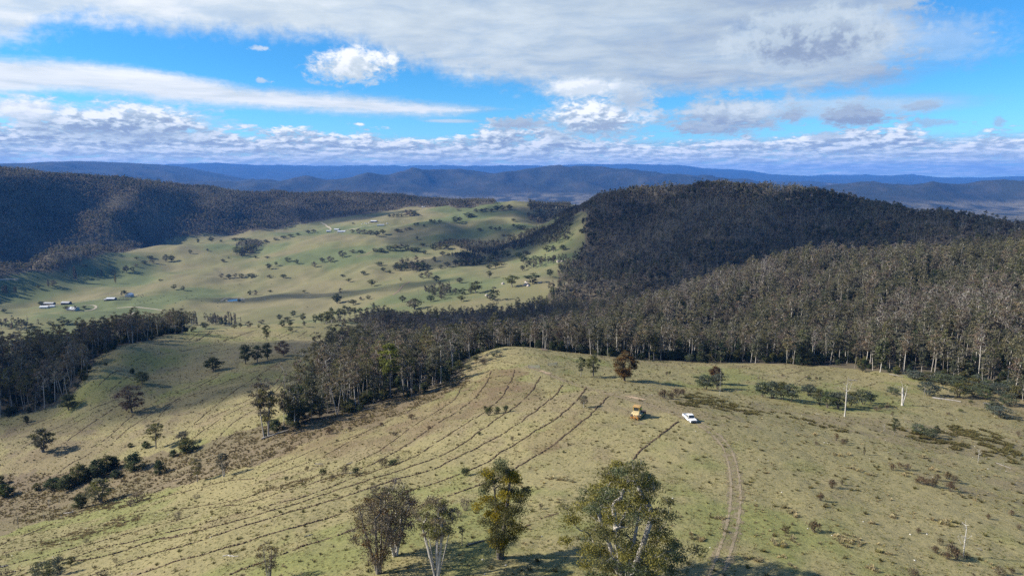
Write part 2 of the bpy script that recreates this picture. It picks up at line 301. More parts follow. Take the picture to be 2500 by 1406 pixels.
AZ = np.concatenate([np.radians(np.arange(-180, -66, 6.0)), np.radians(np.arange(-66, -45, 1.0)),
                     np.radians(np.linspace(-45, 45, 701)), np.radians(np.arange(46, 67, 1.0)), np.radians(np.arange(72, 181, 6.0))])
LR = np.concatenate([np.linspace(math.log(18), math.log(70), 40)[:-1], np.linspace(math.log(70), math.log(560), 330)[:-1],
                     np.linspace(math.log(560), math.log(3400), 250)[:-1], np.linspace(math.log(3400), math.log(31000), 180)])
def _field():
    ca = np.radians(np.linspace(-48, 48, 200)); cl = np.linspace(LR[0], LR[-1], 340)
    G = tps(*[m.ravel() for m in np.meshgrid(ca, cl, indexing='ij')]).reshape(200, 340)
    prof = np.interp(LR, cl, G.mean(0))
    aa = np.clip(AZ, ca[0], ca[-1])
    # cubic resample (Catmull-Rom) along both axes
    def cr(T, f, axis):
        n = T.shape[axis]; i = np.clip(np.floor(f).astype(int), 0, n-2); t = f-i
        def tk(j): return np.take(T, np.clip(j, 0, n-1), axis)
        sh = [1, 1]; sh[axis] = -1; t = t.reshape(sh)
        p0, p1, p2, p3 = tk(i-1), tk(i), tk(i+1), tk(i+2)
        return p1 + 0.5*t*(p2-p0 + t*(2*p0-5*p1+4*p2-p3 + t*(3*(p1-p2)+p3-p0)))
    G = cr(G, (aa-ca[0])/(ca[1]-ca[0]), 0); G = cr(G, (LR-cl[0])/(cl[1]-cl[0]), 1)
    w = sstep(R(50), R(110), np.abs(AZ))[:,None]
    E = G*(1-w) + prof[None,:]*w
    A2, L2 = np.meshgrid(AZ, LR, indexing='ij'); r = np.exp(L2); X = r*np.sin(A2); Y = r*np.cos(A2)
    Z = E*r
    # relief: gullies on the hills, lumps in the paddocks
    mid = sstep(700, 1500, r)*(1-sstep(3300, 4200, r))
    hill = sstep(-175, -120, Z)*mid*sstep(R(8), R(2), A2*1.0)
    Z = Z + hill*(ridged(X/520+3, Y/520, 4)-1.2)*8
    Z = Z + mid*(fbm(X/300, Y/300, 4)*11 + (ridged(X/210+2, Y/260, 3)-1.1)*4)
    def gully(pts, w, depth):
        q = [(r_*math.sin(a_), r_*math.cos(a_)) for a_, r_ in ((float(px_ray(c_, 560)[0]), r_) for c_, r_ in pts)]; m = np.full(X.shape, 1e9)
        jx, jy = 25*fbm(X/160, Y/160, 2), 25*fbm(X/160+7, Y/160, 2)
        for (x0, y0), (x1, y1) in zip(q[:-1], q[1:]):
            t = np.clip(((X+jx-x0)*(x1-x0)+(Y+jy-y0)*(y1-y0))/((x1-x0)**2+(y1-y0)**2), 0, 1); m = np.minimum(m, np.hypot(X+jx-x0-t*(x1-x0), Y+jy-y0-t*(y1-y0)))
        return -depth*np.exp(-(m/w)**2)
    for pts, w_, d_ in (([(230,2640),(150,2400),(50,2120),(-60,1880)], 120, 42), ([(490,2850),(430,2480),(390,2280)], 80, 18), ([(650,2950),(570,2600),(540,2460)], 80, 18), ([(850,3000),(760,2750)], 80, 14), ([(330,2650),(250,2350),(180,2050),(150,1880)], 60, -14),
                        ([(1820,1320),(1660,1150),(1490,990),(1420,900)], 70, 24), ([(1630,1420),(1510,1200),(1440,1060)], 60, 18), ([(2060,1240),(1910,1080),(1790,930),(1690,830)], 60, 22), ([(1730,1350),(1570,1130),(1450,980)], 45, -12),
                        ([(2220,690),(1920,560),(1680,460)], 40, 11), ([(2460,680),(2260,520),(2080,430)], 36, 10), ([(2320,900),(2200,800)], 60, 10),
                        ([(1330,2300),(1310,1900),(1250,1650)], 60, 22), ([(1130,2200),(1150,1800)], 60, 10), ([(1010,2000),(1020,1600)], 60, 8), ([(640,2200),(610,1800),(560,1650)], 60, 9)):
        Z = Z + gully(pts, w_, d_)
    rh = sstep(500, 900, r)*(1-sstep(1700, 2400, r))*sstep(R(4), R(9), A2)
    Z = Z + rh*(ridged(X/300+9, Y/300+4, 4)-1.2)*8
    far = sstep(6500, 9000, r)*(1-sstep(12500, 14000, r))*sstep(-230, -120, Z)
    Z = Z + far*(ridged(X/1700, Y/1700, 3)-1.15)*95
    far2 = sstep(12500, 14500, r)
    Z = Z + far2*(ridged(X/4200+5, Y/4200, 5)-1.25)*70*np.clip(r/25000, .4, 1)*1.3
    nz = fbm(X/24, Y/24, 4)*0.45 + fbm(X/5.5, Y/5.5, 3)*0.10
    Z = Z + nz*(1-sstep(600, 1200, r))*sstep(20, 60, r) + fbm(X/90+8, Y/90, 3)*1.0*sstep(150, 400, r)
    return Z
ZG = _field()                                  # heights relative to the camera
_RG = np.exp(LR)
def height(x, y):
    x = np.asarray(x, float); y = np.asarray(y, float); sh = x.shape
    x = x.ravel(); y = y.ravel(); a = np.arctan2(x, y); l = np.log(np.maximum(np.hypot(x, y), 18.001))
    i = np.clip(np.searchsorted(AZ, a)-1, 0, len(AZ)-2); j = np.clip(np.searchsorted(LR, l)-1, 0, len(LR)-2)
    u = np.clip((a-AZ[i])/(AZ[i+1]-AZ[i]), 0, 1); v = np.clip((np.exp(l)-_RG[j])/(_RG[j+1]-_RG[j]), 0, 1)
    z = (ZG[i,j]*(1-u)*(1-v) + ZG[i+1,j]*u*(1-v) + ZG[i,j+1]*(1-u)*v + ZG[i+1,j+1]*u*v)
    return (z + CAM_Z).reshape(sh)
def at(px, py):
    """first place on the ground met by the line of sight through a pixel of the photograph"""
    a, e = px_ray(px, py); a = float(a); e = float(e)
    i = min(max(int(np.searchsorted(AZ, a))-1, 0), len(AZ)-2); u = (a-AZ[i])/(AZ[i+1]-AZ[i])
    E = (ZG[i]*(1-u)+ZG[i+1]*u)/_RG
    k = np.nonzero((E >= e) & (_RG > 40))[0]
    if len(k) == 0: j = int(np.argmax(np.where(_RG > 300, E, -9))); r = _RG[j]
    else:
        j = k[0]; r = _RG[j-1] + (_RG[j]-_RG[j-1])*np.clip((e-E[j-1])/(E[j]-E[j-1]+1e-12), 0, 1)
    x, y = r*math.sin(a), r*math.cos(a)
    return x, y, float(height(x, y))

# ---------------------------------------------------------------- materials and helpers
def new_mat(name):
    m = bpy.data.materials.new(name); m.use_nodes = True; m.node_tree.nodes.clear()
    return m, NT(m.node_tree)
def finish(N, shader): 
    o = N.node('ShaderNodeOutputMaterial'); N.t.links.new(shader, o.inputs['Surface'])
def principled(N, color, rough=0.8, bump=None, metallic=0.0, spec=0.3, strength=0.5, dist=0.05):
    p = N.node('ShaderNodeBsdfPrincipled'); N.put(p.inputs['Base Color'], color if isinstance(color, bpy.types.NodeSocket) else tuple(color)+(1.0,))
    N.put(p.inputs['Roughness'], rough); p.inputs['Metallic'].default_value = metallic; p.inputs['Specular IOR Level'].default_value = spec
    if bump is not None:
        b = N.node('ShaderNodeBump'); b.inputs['Strength'].default_value = strength; b.inputs['Distance'].default_value = dist
        N.t.links.new(bump, b.inputs['Height']); N.t.links.new(b.outputs[0], p.inputs['Normal'])
    return p.outputs[0]
def simple_mat(name, color, rough=0.7, metallic=0.0, spec=0.3, vary=0.15, scale=3.0, bump=0.0):
    m, N = new_mat(name); tc = N.node('ShaderNodeTexCoord')
    n = N.noise(tc.outputs['Object'], scale, 5.0, 0.6)
    c = N.mixc(N.ss(n, 0.3, 0.7), tuple(v*(1-vary) for v in color), tuple(min(1, v*(1+vary)) for v in color))
    finish(N, principled(N, c, rough, n if bump else None, metallic, spec, bump, 0.03)); return m
def link(ob, parent=None):
    COL.objects.link(ob)
    if parent is not None: ob.parent = parent
    return ob
def tag(o, label=None, cat=None, group=None, kind=None):
    if label: o['label'] = label
    if cat: o['category'] = cat
    if group: o['group'] = group
    if kind: o['kind'] = kind
    return o
def np_mesh(name, V, Fc, mats=(), smooth=False, fmat=None, cols=None):
    """mesh from arrays; Fc is an (n,3) or (n,4) array or a list of both"""
    me = bpy.data.meshes.new(name); V = np.asarray(V, np.float32)
    FL = Fc if isinstance(Fc, list) else [Fc]
    FL = [np.asarray(f, np.int32) for f in FL if len(f)]
    loops = np.concatenate([f.ravel() for f in FL]); tot = np.concatenate([np.full(len(f), f.shape[1], np.int32) for f in FL])
    start = np.concatenate([[0], np.cumsum(tot)[:-1]]).astype(np.int32)
    me.vertices.add(len(V)); me.vertices.foreach_set('co', V.ravel())
    me.loops.add(len(loops)); me.loops.foreach_set('vertex_index', loops)
    me.polygons.add(len(tot)); me.polygons.foreach_set('loop_start', start); me.polygons.foreach_set('loop_total', tot)
    if fmat is not None: me.polygons.foreach_set('material_index', np.asarray(fmat, np.int32))
    if smooth: me.polygons.foreach_set('use_smooth', np.ones(len(tot), bool))
    for m in mats: me.materials.append(m)
    if cols is not None:
        at_ = me.attributes.new('tint', 'FLOAT_COLOR', 'POINT'); c = np.ones((len(V), 4), np.float32); c[:, :3] = cols
        at_.data.foreach_set('color', c.ravel())
    me.update(calc_edges=True); return me
def in_poly(px, py, poly):
    P = np.asarray(poly, float); ins = np.zeros(np.shape(px), bool); j = len(P)-1
    for i in range(len(P)):
        xi, yi, xj, yj = P[i,0], P[i,1], P[j,0], P[j,1]
        if yi != yj:
            c = ((yi > py) != (yj > py)) & (px < (xj-xi)*(py-yi)/(yj-yi)+xi); ins ^= c
        j = i
    return ins
def col_of(x, y):                              # bearing expressed as a column of the photograph at the horizon
    return 1250 + F*np.tan(np.clip(np.arctan2(x, y), -1.2, 1.2))*(math.cos(PITCH) + 0.07*math.sin(PITCH))
def rr(px, py):
    x, y, _ = at(px, py); return math.hypot(x, y)

# ---------------------------------------------------------------- where the woods stand: polygons of (bearing column, ln distance)
def pol(pts): return [(float(col_of(*at(p[0], p[1])[:2])), math.log(rr(p[0], p[1]))) if len(p) == 2 else (p[0], math.log(p[1])) for p in pts]
# entries (column, row) are points seen on the ground; entries (column, distance, 0) are given directly
WOOD_RIGHT = pol([(1165,335,0),(1230,340,0),(1300,333,0),(1360,322,0),(1420,326,0),(1480,328,0),(1600,880),(1680,884),(1760,886),(1900,888),(2000,893),(2100,903),(2200,914),(2300,926),(2400,948),(2500,962),
                  (2650,255,0),(3100,230,0),(3100,2600,0),(1375,2600,0),(1385,1900,0),(1395,1700,0),(1432,1480,0),(1425,1280,0),(1362,1120,0),(1395,1010,0),(1338,940,0),(1345,860,0),
                  (1255,800,0),(1150,790,0),(1040,815,0),(960,800,0),(880,790,0),(795,800,0),(782,745,0),(862,715,0),(905,660,0)])
WOOD_MID = pol([(640,1068),(700,1050),(850,1010),(1000,970),(1060,945),(1120,920),(1130,300,0),(1168,345,0),(1200,420,0),(1180,560,0),(1000,700,0),(900,660,0),(885,590,0),(858,500,0),(800,415,0),(745,330,0),(700,285,0),(665,252,0)])
WOOD_LEFT = pol([(-500,330,0),(-200,1030),(0,1014),(100,1000),(175,968),(205,925),(232,880),(290,846),(380,824),(440,814),(446,600,0),(400,660,0),(300,700,0),(0,760,0),(-500,760,0)])
WOOD_HILL = pol([(-700,1450,0),(-300,700),(0,680),(100,664),(200,643),(320,612),(403,584),(520,571),(638,562),(720,548),(840,530),(964,513),(1018,504),(1115,509),(1205,498),(1215,3600,0),(900,4000,0),(0,3900,0),(-700,3900,0)])
WOODS = [WOOD_RIGHT, WOOD_MID, WOOD_LEFT, WOOD_HILL]
def in_wood(x, y, w):
    return in_poly(col_of(x, y), np.log(np.maximum(np.hypot(x, y), 1)), w)

# ---------------------------------------------------------------- the ground sheet
def build_ground():
    A2, R2 = np.meshgrid(AZ, _RG, indexing='ij'); X = R2*np.sin(A2); Y = R2*np.cos(A2); Z = ZG + CAM_Z
    na, nr = X.shape
    V = np.stack([X, Y, Z], -1).reshape(-1, 3); idx = np.arange(na*nr).reshape(na, nr)
    Fq = np.stack([idx[:-1,:-1], idx[:-1,1:], idx[1:,1:], idx[1:,:-1]], -1).reshape(-1, 4)
    Fq = Fq[:, ::-1]
    Xf, Yf, Rf = X.ravel(), Y.ravel(), R2.ravel(); L = np.log(Rf)
    Pc = np.where(np.abs(A2.ravel()) < 1.0, 0, 99999); front = Pc == 0
    px, py = to_px(Xf, np.maximum(Yf, 1), Z.ravel())
    n1 = fbm(Xf/28, Yf/28, 4); n2 = fbm(Xf/9+50, Yf/9, 3); n3 = fbm(Xf/75+9, Yf/75+3, 3)
    def mixto(c, col, m): return c*(1-m[:,None]) + np.array(col)*m[:,None]
    C = np.tile(np.array([.218,.190,.098]), (len(V), 1))                         # dry winter pasture
    C = mixto(C, (.150,.165,.056), sstep(.05, .7, n3+.5*n1+.4*n2)*.7)                     # greener flats
    C = mixto(C, (.190,.154,.094), sstep(.15, .60, -n3+.5*n2)*.8)                # bare, brown
    jx = 26*fbm(Xf/12, Yf/12, 3); jy = 14*fbm(Xf/12+70, Yf/12, 3)
    near = (Rf < 620) & front
    gully = [(-80,1260),(0,1160),(120,1150),(330,1120),(520,1080),(660,1030),(760,1010),(900,985),(1060,935),(1130,910),(1160,930),(1040,990),(900,1040),(760,1075),(690,1110),(560,1150),(400,1190),(250,1235),(120,1270),(-80,1330)]
    g = (near & in_poly(px+jx, py+jy, gully)).astype(float); C = mixto(C, (.135,.105,.075), g*.75)
    for poly, col, k in (([(700,1040),(900,990),(1150,930),(1250,900),(1330,960),(1180,1010),(980,1080),(800,1120),(690,1110)], (.135,.098,.060), .6),
                         ([(1180,905),(1270,895),(1280,940),(1190,1000),(1140,985)], (.150,.104,.066), .7),
                         ([(330,1000),(700,880),(720,900),(520,1010),(380,1080)], (.130,.104,.070), .55),
                         ([(250,960),(480,880),(600,835),(820,828),(800,860),(560,900),(420,950),(300,990)], (.165,.138,.092), .7),
                         ([(0,1050),(130,1020),(250,1040),(160,1110),(20,1130)], (.140,.110,.078), .6),
                         ([(1260,1090),(1400,1010),(1440,1040),(1330,1110)], (.140,.100,.060), .6)):
        C = mixto(C, col, (near & in_poly(px+jx, py+jy, poly)).astype(float)*k*(.7+.3*np.clip(n2*2, -1, 1)))
    # valley paddocks
    val = sstep(560, 760, Rf)*(1-sstep(3200, 4200, Rf))
    m1 = fbm(Xf/260, Yf/260, 4); m2 = fbm(Xf/90+5, Yf/60, 4)
    cv = np.tile(np.array([.158,.150,.076]), (len(V), 1))
    cv = mixto(cv, (.108,.128,.060), sstep(-.1, .5, m1+.3*m2)); cv = mixto(cv, (.185,.162,.092), sstep(.05, .55, -m1+.5*m2)*.8)
    C = C*(1-val[:,None]) + cv*val[:,None]
    # far country: timbered ranges, pale cleared flats at their feet
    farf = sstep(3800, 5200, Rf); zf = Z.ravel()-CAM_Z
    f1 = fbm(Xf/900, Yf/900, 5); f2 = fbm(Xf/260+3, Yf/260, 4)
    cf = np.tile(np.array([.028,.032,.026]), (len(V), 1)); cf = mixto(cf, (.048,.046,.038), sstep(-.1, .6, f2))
    clear = sstep(-205, -255, zf + 46*f1 + 16*f2)*(1-sstep(12000, 15000, Rf))
    cf = mixto(cf, (.165,.145,.105), clear*sstep(-.5, .3, f2+.4*f1)*.85)
    cf = mixto(cf, (.17,.13,.09), sstep(.25, .6, f1)*sstep(12500, 13500, Rf)*(1-sstep(15000, 17000, Rf))*sstep(1880, 2000, px)*.8)
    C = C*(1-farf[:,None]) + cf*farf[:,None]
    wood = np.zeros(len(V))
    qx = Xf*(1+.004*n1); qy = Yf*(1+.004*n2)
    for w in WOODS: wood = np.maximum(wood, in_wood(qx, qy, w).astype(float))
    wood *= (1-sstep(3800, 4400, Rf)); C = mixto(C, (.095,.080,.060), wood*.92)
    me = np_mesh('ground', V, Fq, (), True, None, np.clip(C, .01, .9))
    gr = me.attributes.new('relief', 'FLOAT', 'POINT'); gr.data.foreach_set('value', ((1-wood)*(1-farf)).astype(np.float32))
    # skirt under the drone closes the sheet
    ob = link(bpy.data.objects.new('ground', me)); tag(ob, kind='structure')
    m, N = new_mat('ground'); at_ = N.node('ShaderNodeAttribute', attribute_name='tint'); rl = N.node('ShaderNodeAttribute', attribute_name='relief')
    geo = N.node('ShaderNodeNewGeometry'); P = geo.outputs['Position']
    sp = N.node('ShaderNodeSeparateXYZ'); N.t.links.new(P, sp.inputs[0])
    dist = N.m('SQRT', N.add(N.mul(sp.outputs[0], sp.outputs[0]), N.mul(sp.outputs[1], sp.outputs[1])))
    fine = N.noise(P, 2.2, 6.0, 0.7); clump = N.noise(P, 0.42, 5.0, 0.65); broad = N.noise(P, 0.035, 6.0, 0.62)
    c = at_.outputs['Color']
    c = N.mixc(N.mul(N.ss(fine, .42, .75), .65), c, N.mixc(1.0, c, (1.65,1.55,1.45), 'MULTIPLY'))
    mott = N.noise(P, 1.05, 4.0, .6); c = N.mixc(N.mul(N.ss(mott, .52, .68), .45), c, N.mixc(1.0, c, (1.28,1.22,1.12), 'MULTIPLY')); c = N.mixc(N.mul(N.ss(mott, .46, .34), .5), c, N.mixc(1.0, c, (.66,.70,.60), 'MULTIPLY'))
    c = N.mixc(N.mul(N.ss(clump, .56, .72), .7), c, N.mixc(1.0, c, (.62,.66,.50), 'MULTIPLY'))
    c = N.mixc(N.mul(N.ss(N.add(clump, N.mul(fine, .5)), .60, .45), .35), c, N.mixc(1.0, c, (.95,1.10,.75), 'MULTIPLY'))
    c = N.mixc(N.ss(broad, .35, .65, .0, .4), c, N.mixc(1.0, c, (.80,.84,.80), 'MULTIPLY'))
    bump = N.add(N.mul(fine, .10), N.mul(clump, .35))
    far_b = N.noise(P, 0.012, 9.0, 0.68)
    bmp = N.add(N.mul(bump, N.ss(dist, 300.0, 1200.0, 1.0, 0.0)), N.mul(N.mul(far_b, 26.0), N.ss(dist, 3200.0, 6000.0)))
    p = N.node('ShaderNodeBsdfPrincipled'); N.put(p.inputs['Base Color'], c); p.inputs['Roughness'].default_value = 0.95; p.inputs['Specular IOR Level'].default_value = 0.1
    b = N.node('ShaderNodeBump'); b.inputs['Strength'].default_value = 0.9; b.inputs['Distance'].default_value = 1.0
    N.t.links.new(bmp, b.inputs['Height']); N.t.links.new(b.outputs[0], p.inputs['Normal'])
    finish(N, p.outputs[0]); me.materials.append(m)
    return Z
Zw = build_ground()

# ---------------------------------------------------------------- air
def build_haze():
    z0, z1, h = float(Zw.min())-1.5, float(Zw.max())+30.0, 31500.0
    z1 = max(z1, CAM_Z+120)
    V = [(sx*h, sy*h, z) for z in (z0, z1) for sx, sy in ((-1,-1),(1,-1),(1,1),(-1,1))]
    Fq = [(0,3,2,1),(4,5,6,7),(0,1,5,4),(1,2,6,5),(2,3,7,6),(3,0,4,7)]
    ob = link(bpy.data.objects.new('haze', np_mesh('haze', V, np.array(Fq)))); tag(ob, kind='stuff')
    m, N = new_mat('haze'); v = N.node('ShaderNodeVolumePrincipled')
    v.inputs['Color'].default_value = HAZE_COLOR+(1.0,); v.inputs['Density'].default_value = HAZE_DENSITY
    o = N.node('ShaderNodeOutputMaterial'); N.t.links.new(v.outputs[0], o.inputs['Volume']); ob.data.materials.append(m)
HAZE_COLOR = (0.09, 0.34, 1.0); HAZE_DENSITY = 4.1e-5
build_haze()

# ---------------------------------------------------------------- plants: wood and leaf builders
def leaf_mat(name, trans=0.38):
    m, N = new_mat(name); at_ = N.node('ShaderNodeAttribute', attribute_name='tint'); oi = N.node('ShaderNodeObjectInfo')
    r = oi.outputs['Random']; r2 = N.m('FRACT', N.mul(r, 7.31)); r3 = N.m('FRACT', N.mul(r, 23.7))
    c = N.mixc(1.0, at_.outputs['Color'], N.mixc(r, (.72,.74,.72), (1.25,1.22,1.18)), 'MULTIPLY')
    c = N.mixc(N.mul(N.ss(r2, .55, 1.0), .75), c, N.mixc(1.0, c, (1.10,1.0,.92), 'MULTIPLY'))       # some trees browner
    c = N.mixc(N.mul(N.ss(r3, .7, 1.0), .6), c, N.mixc(1.0, c, (1.12,1.18,.72), 'MULTIPLY'))         # some more olive
    d = N.node('ShaderNodeBsdfDiffuse'); N.put(d.inputs[0], c); tr = N.node('ShaderNodeBsdfTranslucent'); N.put(tr.inputs[0], c)
    mx = N.node('ShaderNodeMixShader'); mx.inputs[0].default_value = trans; N.t.links.new(d.outputs[0], mx.inputs[1]); N.t.links.new(tr.outputs[0], mx.inputs[2])
    finish(N, mx.outputs[0]); return m
def bark_mat(name, a, b, dark=(.07,.055,.045), amt=.4):
    m, N = new_mat(name); tc = N.node('ShaderNodeTexCoord'); oi = N.node('ShaderNodeObjectInfo')
    v = N.node('ShaderNodeVectorMath', operation='MULTIPLY'); N.t.links.new(tc.outputs['Object'], v.inputs[0]); v.inputs[1].default_value = (3, 3, .8)
    n = N.noise(v.outputs[0], 1.2, 5.0, .65); n2 = N.noise(tc.outputs['Object'], .8, 3.0, .5)
    c = N.mixc(N.ss(n, .35, .65), a, b); c = N.mixc(N.mul(N.ss(n2, .52, .66), amt), c, dark)
    c = N.mixc(1.0, c, N.mixc(oi.outputs['Random'], (.38,.36,.34), (1.05,1.05,1.05)), 'MULTIPLY')
    finish(N, principled(N, c, .85, None, spec=.1)); return m
M_LEAF = leaf_mat('gum_leaves'); M_DRY = leaf_mat('dry_leaves', .15)
M_PALE = bark_mat('pale_bark', (.40,.37,.33), (.52,.49,.45)); M_DARK = bark_mat('rough_bark', (.10,.085,.07), (.17,.145,.12), amt=.2)
M_GREY = bark_mat('grey_bark', (.22,.20,.18), (.33,.31,.28)); M_DEAD = bark_mat('bleached_wood', (.34,.32,.29), (.52,.50,.47), (.2,.18,.16), .3)

def tubes(P0, P1, R0, R1, k):
    """tapered k-sided tubes between point pairs"""
    n = len(P0); D = P1-P0; ln = np.linalg.norm(D, axis=1, keepdims=True); D = D/np.maximum(ln, 1e-6)
    ref = np.where(np.abs(D[:, 2:3]) > .9, np.array([[1., 0, 0]]), np.array([[0., 0, 1]]))
    U = np.cross(D, ref); U /= np.maximum(np.linalg.norm(U, axis=1, keepdims=True), 1e-6); W = np.cross(D, U)
    th = np.arange(k)*2*np.pi/k
    ring = U[:, None]*np.cos(th)[None, :, None] + W[:, None]*np.sin(th)[None, :, None]
    A = P0[:, None] + ring*R0[:, None, None]; B = P1[:, None] + ring*R1[:, None, None] + D[:, None]*(R1*.3)[:, None, None]
    V = np.concatenate([A, B], 1).reshape(-1, 3); b = (np.arange(n)*2*k)[:, None]; i = np.arange(k)[None]; j = (i+1) % k
    Fq = np.stack([b+i, b+j, b+k+j, b+k+i], -1).reshape(-1, 4)
    return V, Fq
def join(parts):
    V, Q, o = [], [], 0
    for v, q in parts: V.append(v); Q.append(q+o); o += len(v)
    return np.concatenate(V), np.concatenate(Q)

def crown_points(rng, n, shape, gap):
    pts = []; tries = 0
    while len(pts) < n and tries < n*60:
        tries += 1; p = shape(rng)
        if all(np.sum((p-q)**2) > gap*gap for q in pts): pts.append(p)
    return np.array(pts)
def egg(h0, h1, rad, peak=.5, shell=.55, top=1.0, cx=0, cy=0):
    """points in a crown from h0 to h1 whose half-width is largest at fraction peak"""
    def f(rng):
        t = rng.uniform(0, 1)**top; 
        w = math.sin(math.pi*0.5*min(1, (t+.12)/(peak+.12))) if t < peak else math.cos(math.pi*0.5*((t-peak)/(1-peak+1e-6))*.93)
        a = rng.uniform(0, 2*math.pi); q = rad*max(w, .1)*(shell + (1-shell)*rng.uniform(0, 1))*math.sqrt(rng.uniform(.25, 1))
        return np.array([cx+q*math.cos(a), cy+q*math.sin(a), h0+(h1-h0)*t])
    return f
def skeleton(rng, tips, stems, sag=.12, wob=.03, climb=.9, nseg=4):
    """stems: list of polylines from the ground up; each tip is joined to the nearest suitable node"""
    P, par = [], []
    for s in stems:
        prev = -1
        for i, p in enumerate(s):
            P.append(np.array(p, float)); par.append(prev); prev = len(P)-1
    order = np.argsort(np.hypot(tips[:, 0], tips[:, 1]) + .3*np.abs(tips[:, 2]-np.median(tips[:, 2])))
    ends = {}
    for t in order:
        q = tips[t]; A = np.array(P); d = np.linalg.norm(A-q, axis=1); dz = q[2]-A[:, 2]
        cost = d + climb*np.maximum(0, .35*d-dz) + 3*np.maximum(0, -dz) + (A[:, 2] < .12*tips[:, 2].max())*3
        j = int(np.argmin(cost)); a = P[j]; prev = j; L = d[j]
        k = max(1, min(nseg, int(L/.5)))
        for s in range(1, k+1):
            f = s/k; p = a*(1-f)+q*f
            if s < k: p = p + np.array([0, 0, -sag*L*math.sin(math.pi*f)]) + rng.normal(0, wob*L, 3)
            P.append(p); par.append(prev); prev = len(P)-1
        ends[int(t)] = prev
    return np.array(P), np.array(par), ends
def wood(P, par, base_r, tip_r, power=2.3, thin_k=3, thick_k=6, flare=1.35):
    n = len(P); load = np.zeros(n); kids = np.zeros(n, int)
    for i in range(n):
        if par[i] >= 0: kids[par[i]] += 1
    load[kids == 0] = 1.0
    for i in range(n-1, -1, -1):
        if par[i] >= 0: load[par[i]] += load[i]
    rad = tip_r*load**(1/power); roots = np.where(par < 0)[0]
    top = rad[roots].max(); 
    if top > 0: rad = tip_r + (rad-tip_r)*(base_r-tip_r)/max(top-tip_r, 1e-6)
    i = np.where(par >= 0)[0]; r0 = rad[par[i]]; r1 = rad[i]
    r0 = np.minimum(r0, r1*1.6+.004); r0 = np.where(par[par[i]] < 0, r0*flare, r0)
    thick = r0 > base_r*.28; out = []
    if thick.any(): out.append(tubes(P[par[i]][thick], P[i][thick], r0[thick], r1[thick], thick_k))
    if (~thick).any(): out.append(tubes(P[par[i]][~thick], P[i][~thick], r0[~thick], r1[~thick], thin_k))
    return join(out)
def leaves(rng, C, rad, n, size, flat=.6, up=.5, tint=((.06,.06,.03),), jit=.25, quad=True, hang=0.0):
    """leaf sprays in flattened clumps round the points C"""
    V, T = [], []
    C = np.asarray(C); tint = np.asarray(tint)
    for ci, c in enumerate(C):
        r = rad*rng.uniform(.75, 1.3); m = max(3, int(n*rng.uniform(.7, 1.25)))
        d = rng.normal(size=(m, 3)); d /= np.linalg.norm(d, axis=1, keepdims=True); d[:, 2] = np.where(rng.rand(m) < up, np.abs(d[:, 2]), d[:, 2])
        q = d*r*(rng.rand(m, 1)**.45); q[:, 2] *= flat; q = q*(1+.25*rng.normal(size=(m, 1))*.6)
        p = c + q
        a = rng.normal(size=(m, 3)); a[:, 2] -= hang; a /= np.linalg.norm(a, axis=1, keepdims=True)
        b = np.cross(a, rng.normal(size=(m, 3))); b /= np.maximum(np.linalg.norm(b, axis=1, keepdims=True), 1e-6)
        s = size*rng.uniform(.6, 1.45, (m, 1))
        if quad: q4 = np.stack([p-a*s, p+b*s*.42, p+a*s, p-b*s*.42], 1)
        else: q4 = np.stack([p-a*s*.8, p+a*s*.8+b*s*.3, p+b*s*.9], 1)
        V.append(q4.reshape(-1, 3))
        t0 = tint[rng.randint(len(tint))]*rng.uniform(1-jit*.6, 1+jit*.6)
        tt = t0[None]*rng.uniform(1-jit, 1+jit, (m, 1)); T.append(np.repeat(tt, q4.shape[1], 0))
    V = np.concatenate(V); T = np.concatenate(T); k = 4 if quad else 3
    return V, np.arange(len(V)).reshape(-1, k), T

OLIVE = (.128,.126,.055); GREENL = (.092,.110,.058); GREY = (.145,.142,.108); BROWN = (.142,.118,.088); RUST = (.108,.064,.034); GOLD = (.230,.185,.026); DKGREEN = (.042,.062,.036); BLUEG = (.090,.108,.090); PURPLE = (.132,.104,.098); LIME = (.165,.155,.046)

def stem_line(rng, h, lean=(0, 0), wob=.02, n=7, x0=0, y0=0):
    out = []; off = np.zeros(2); drift = rng.normal(0, wob, 2)
    for i in range(n):
        t = i/(n-1); drift = drift*.6 + rng.normal(0, wob, 2); off = off + drift*h/n
        out.append((x0+lean[0]*h*t+off[0], y0+lean[1]*h*t+off[1], h*t))
    return out
def twigs(rng, P, par, ends, n, ln):
    """bare twigs at the branch ends"""
    A, B = [], []
    for e in ends.values():
        for _ in range(n):
            d = rng.normal(size=3)*.6; d[2] = abs(d[2])+.35; d /= np.linalg.norm(d); A.append(P[e]); B.append(P[e]+d*ln*rng.uniform(.4, 1))
    return np.array(A), np.array(B)

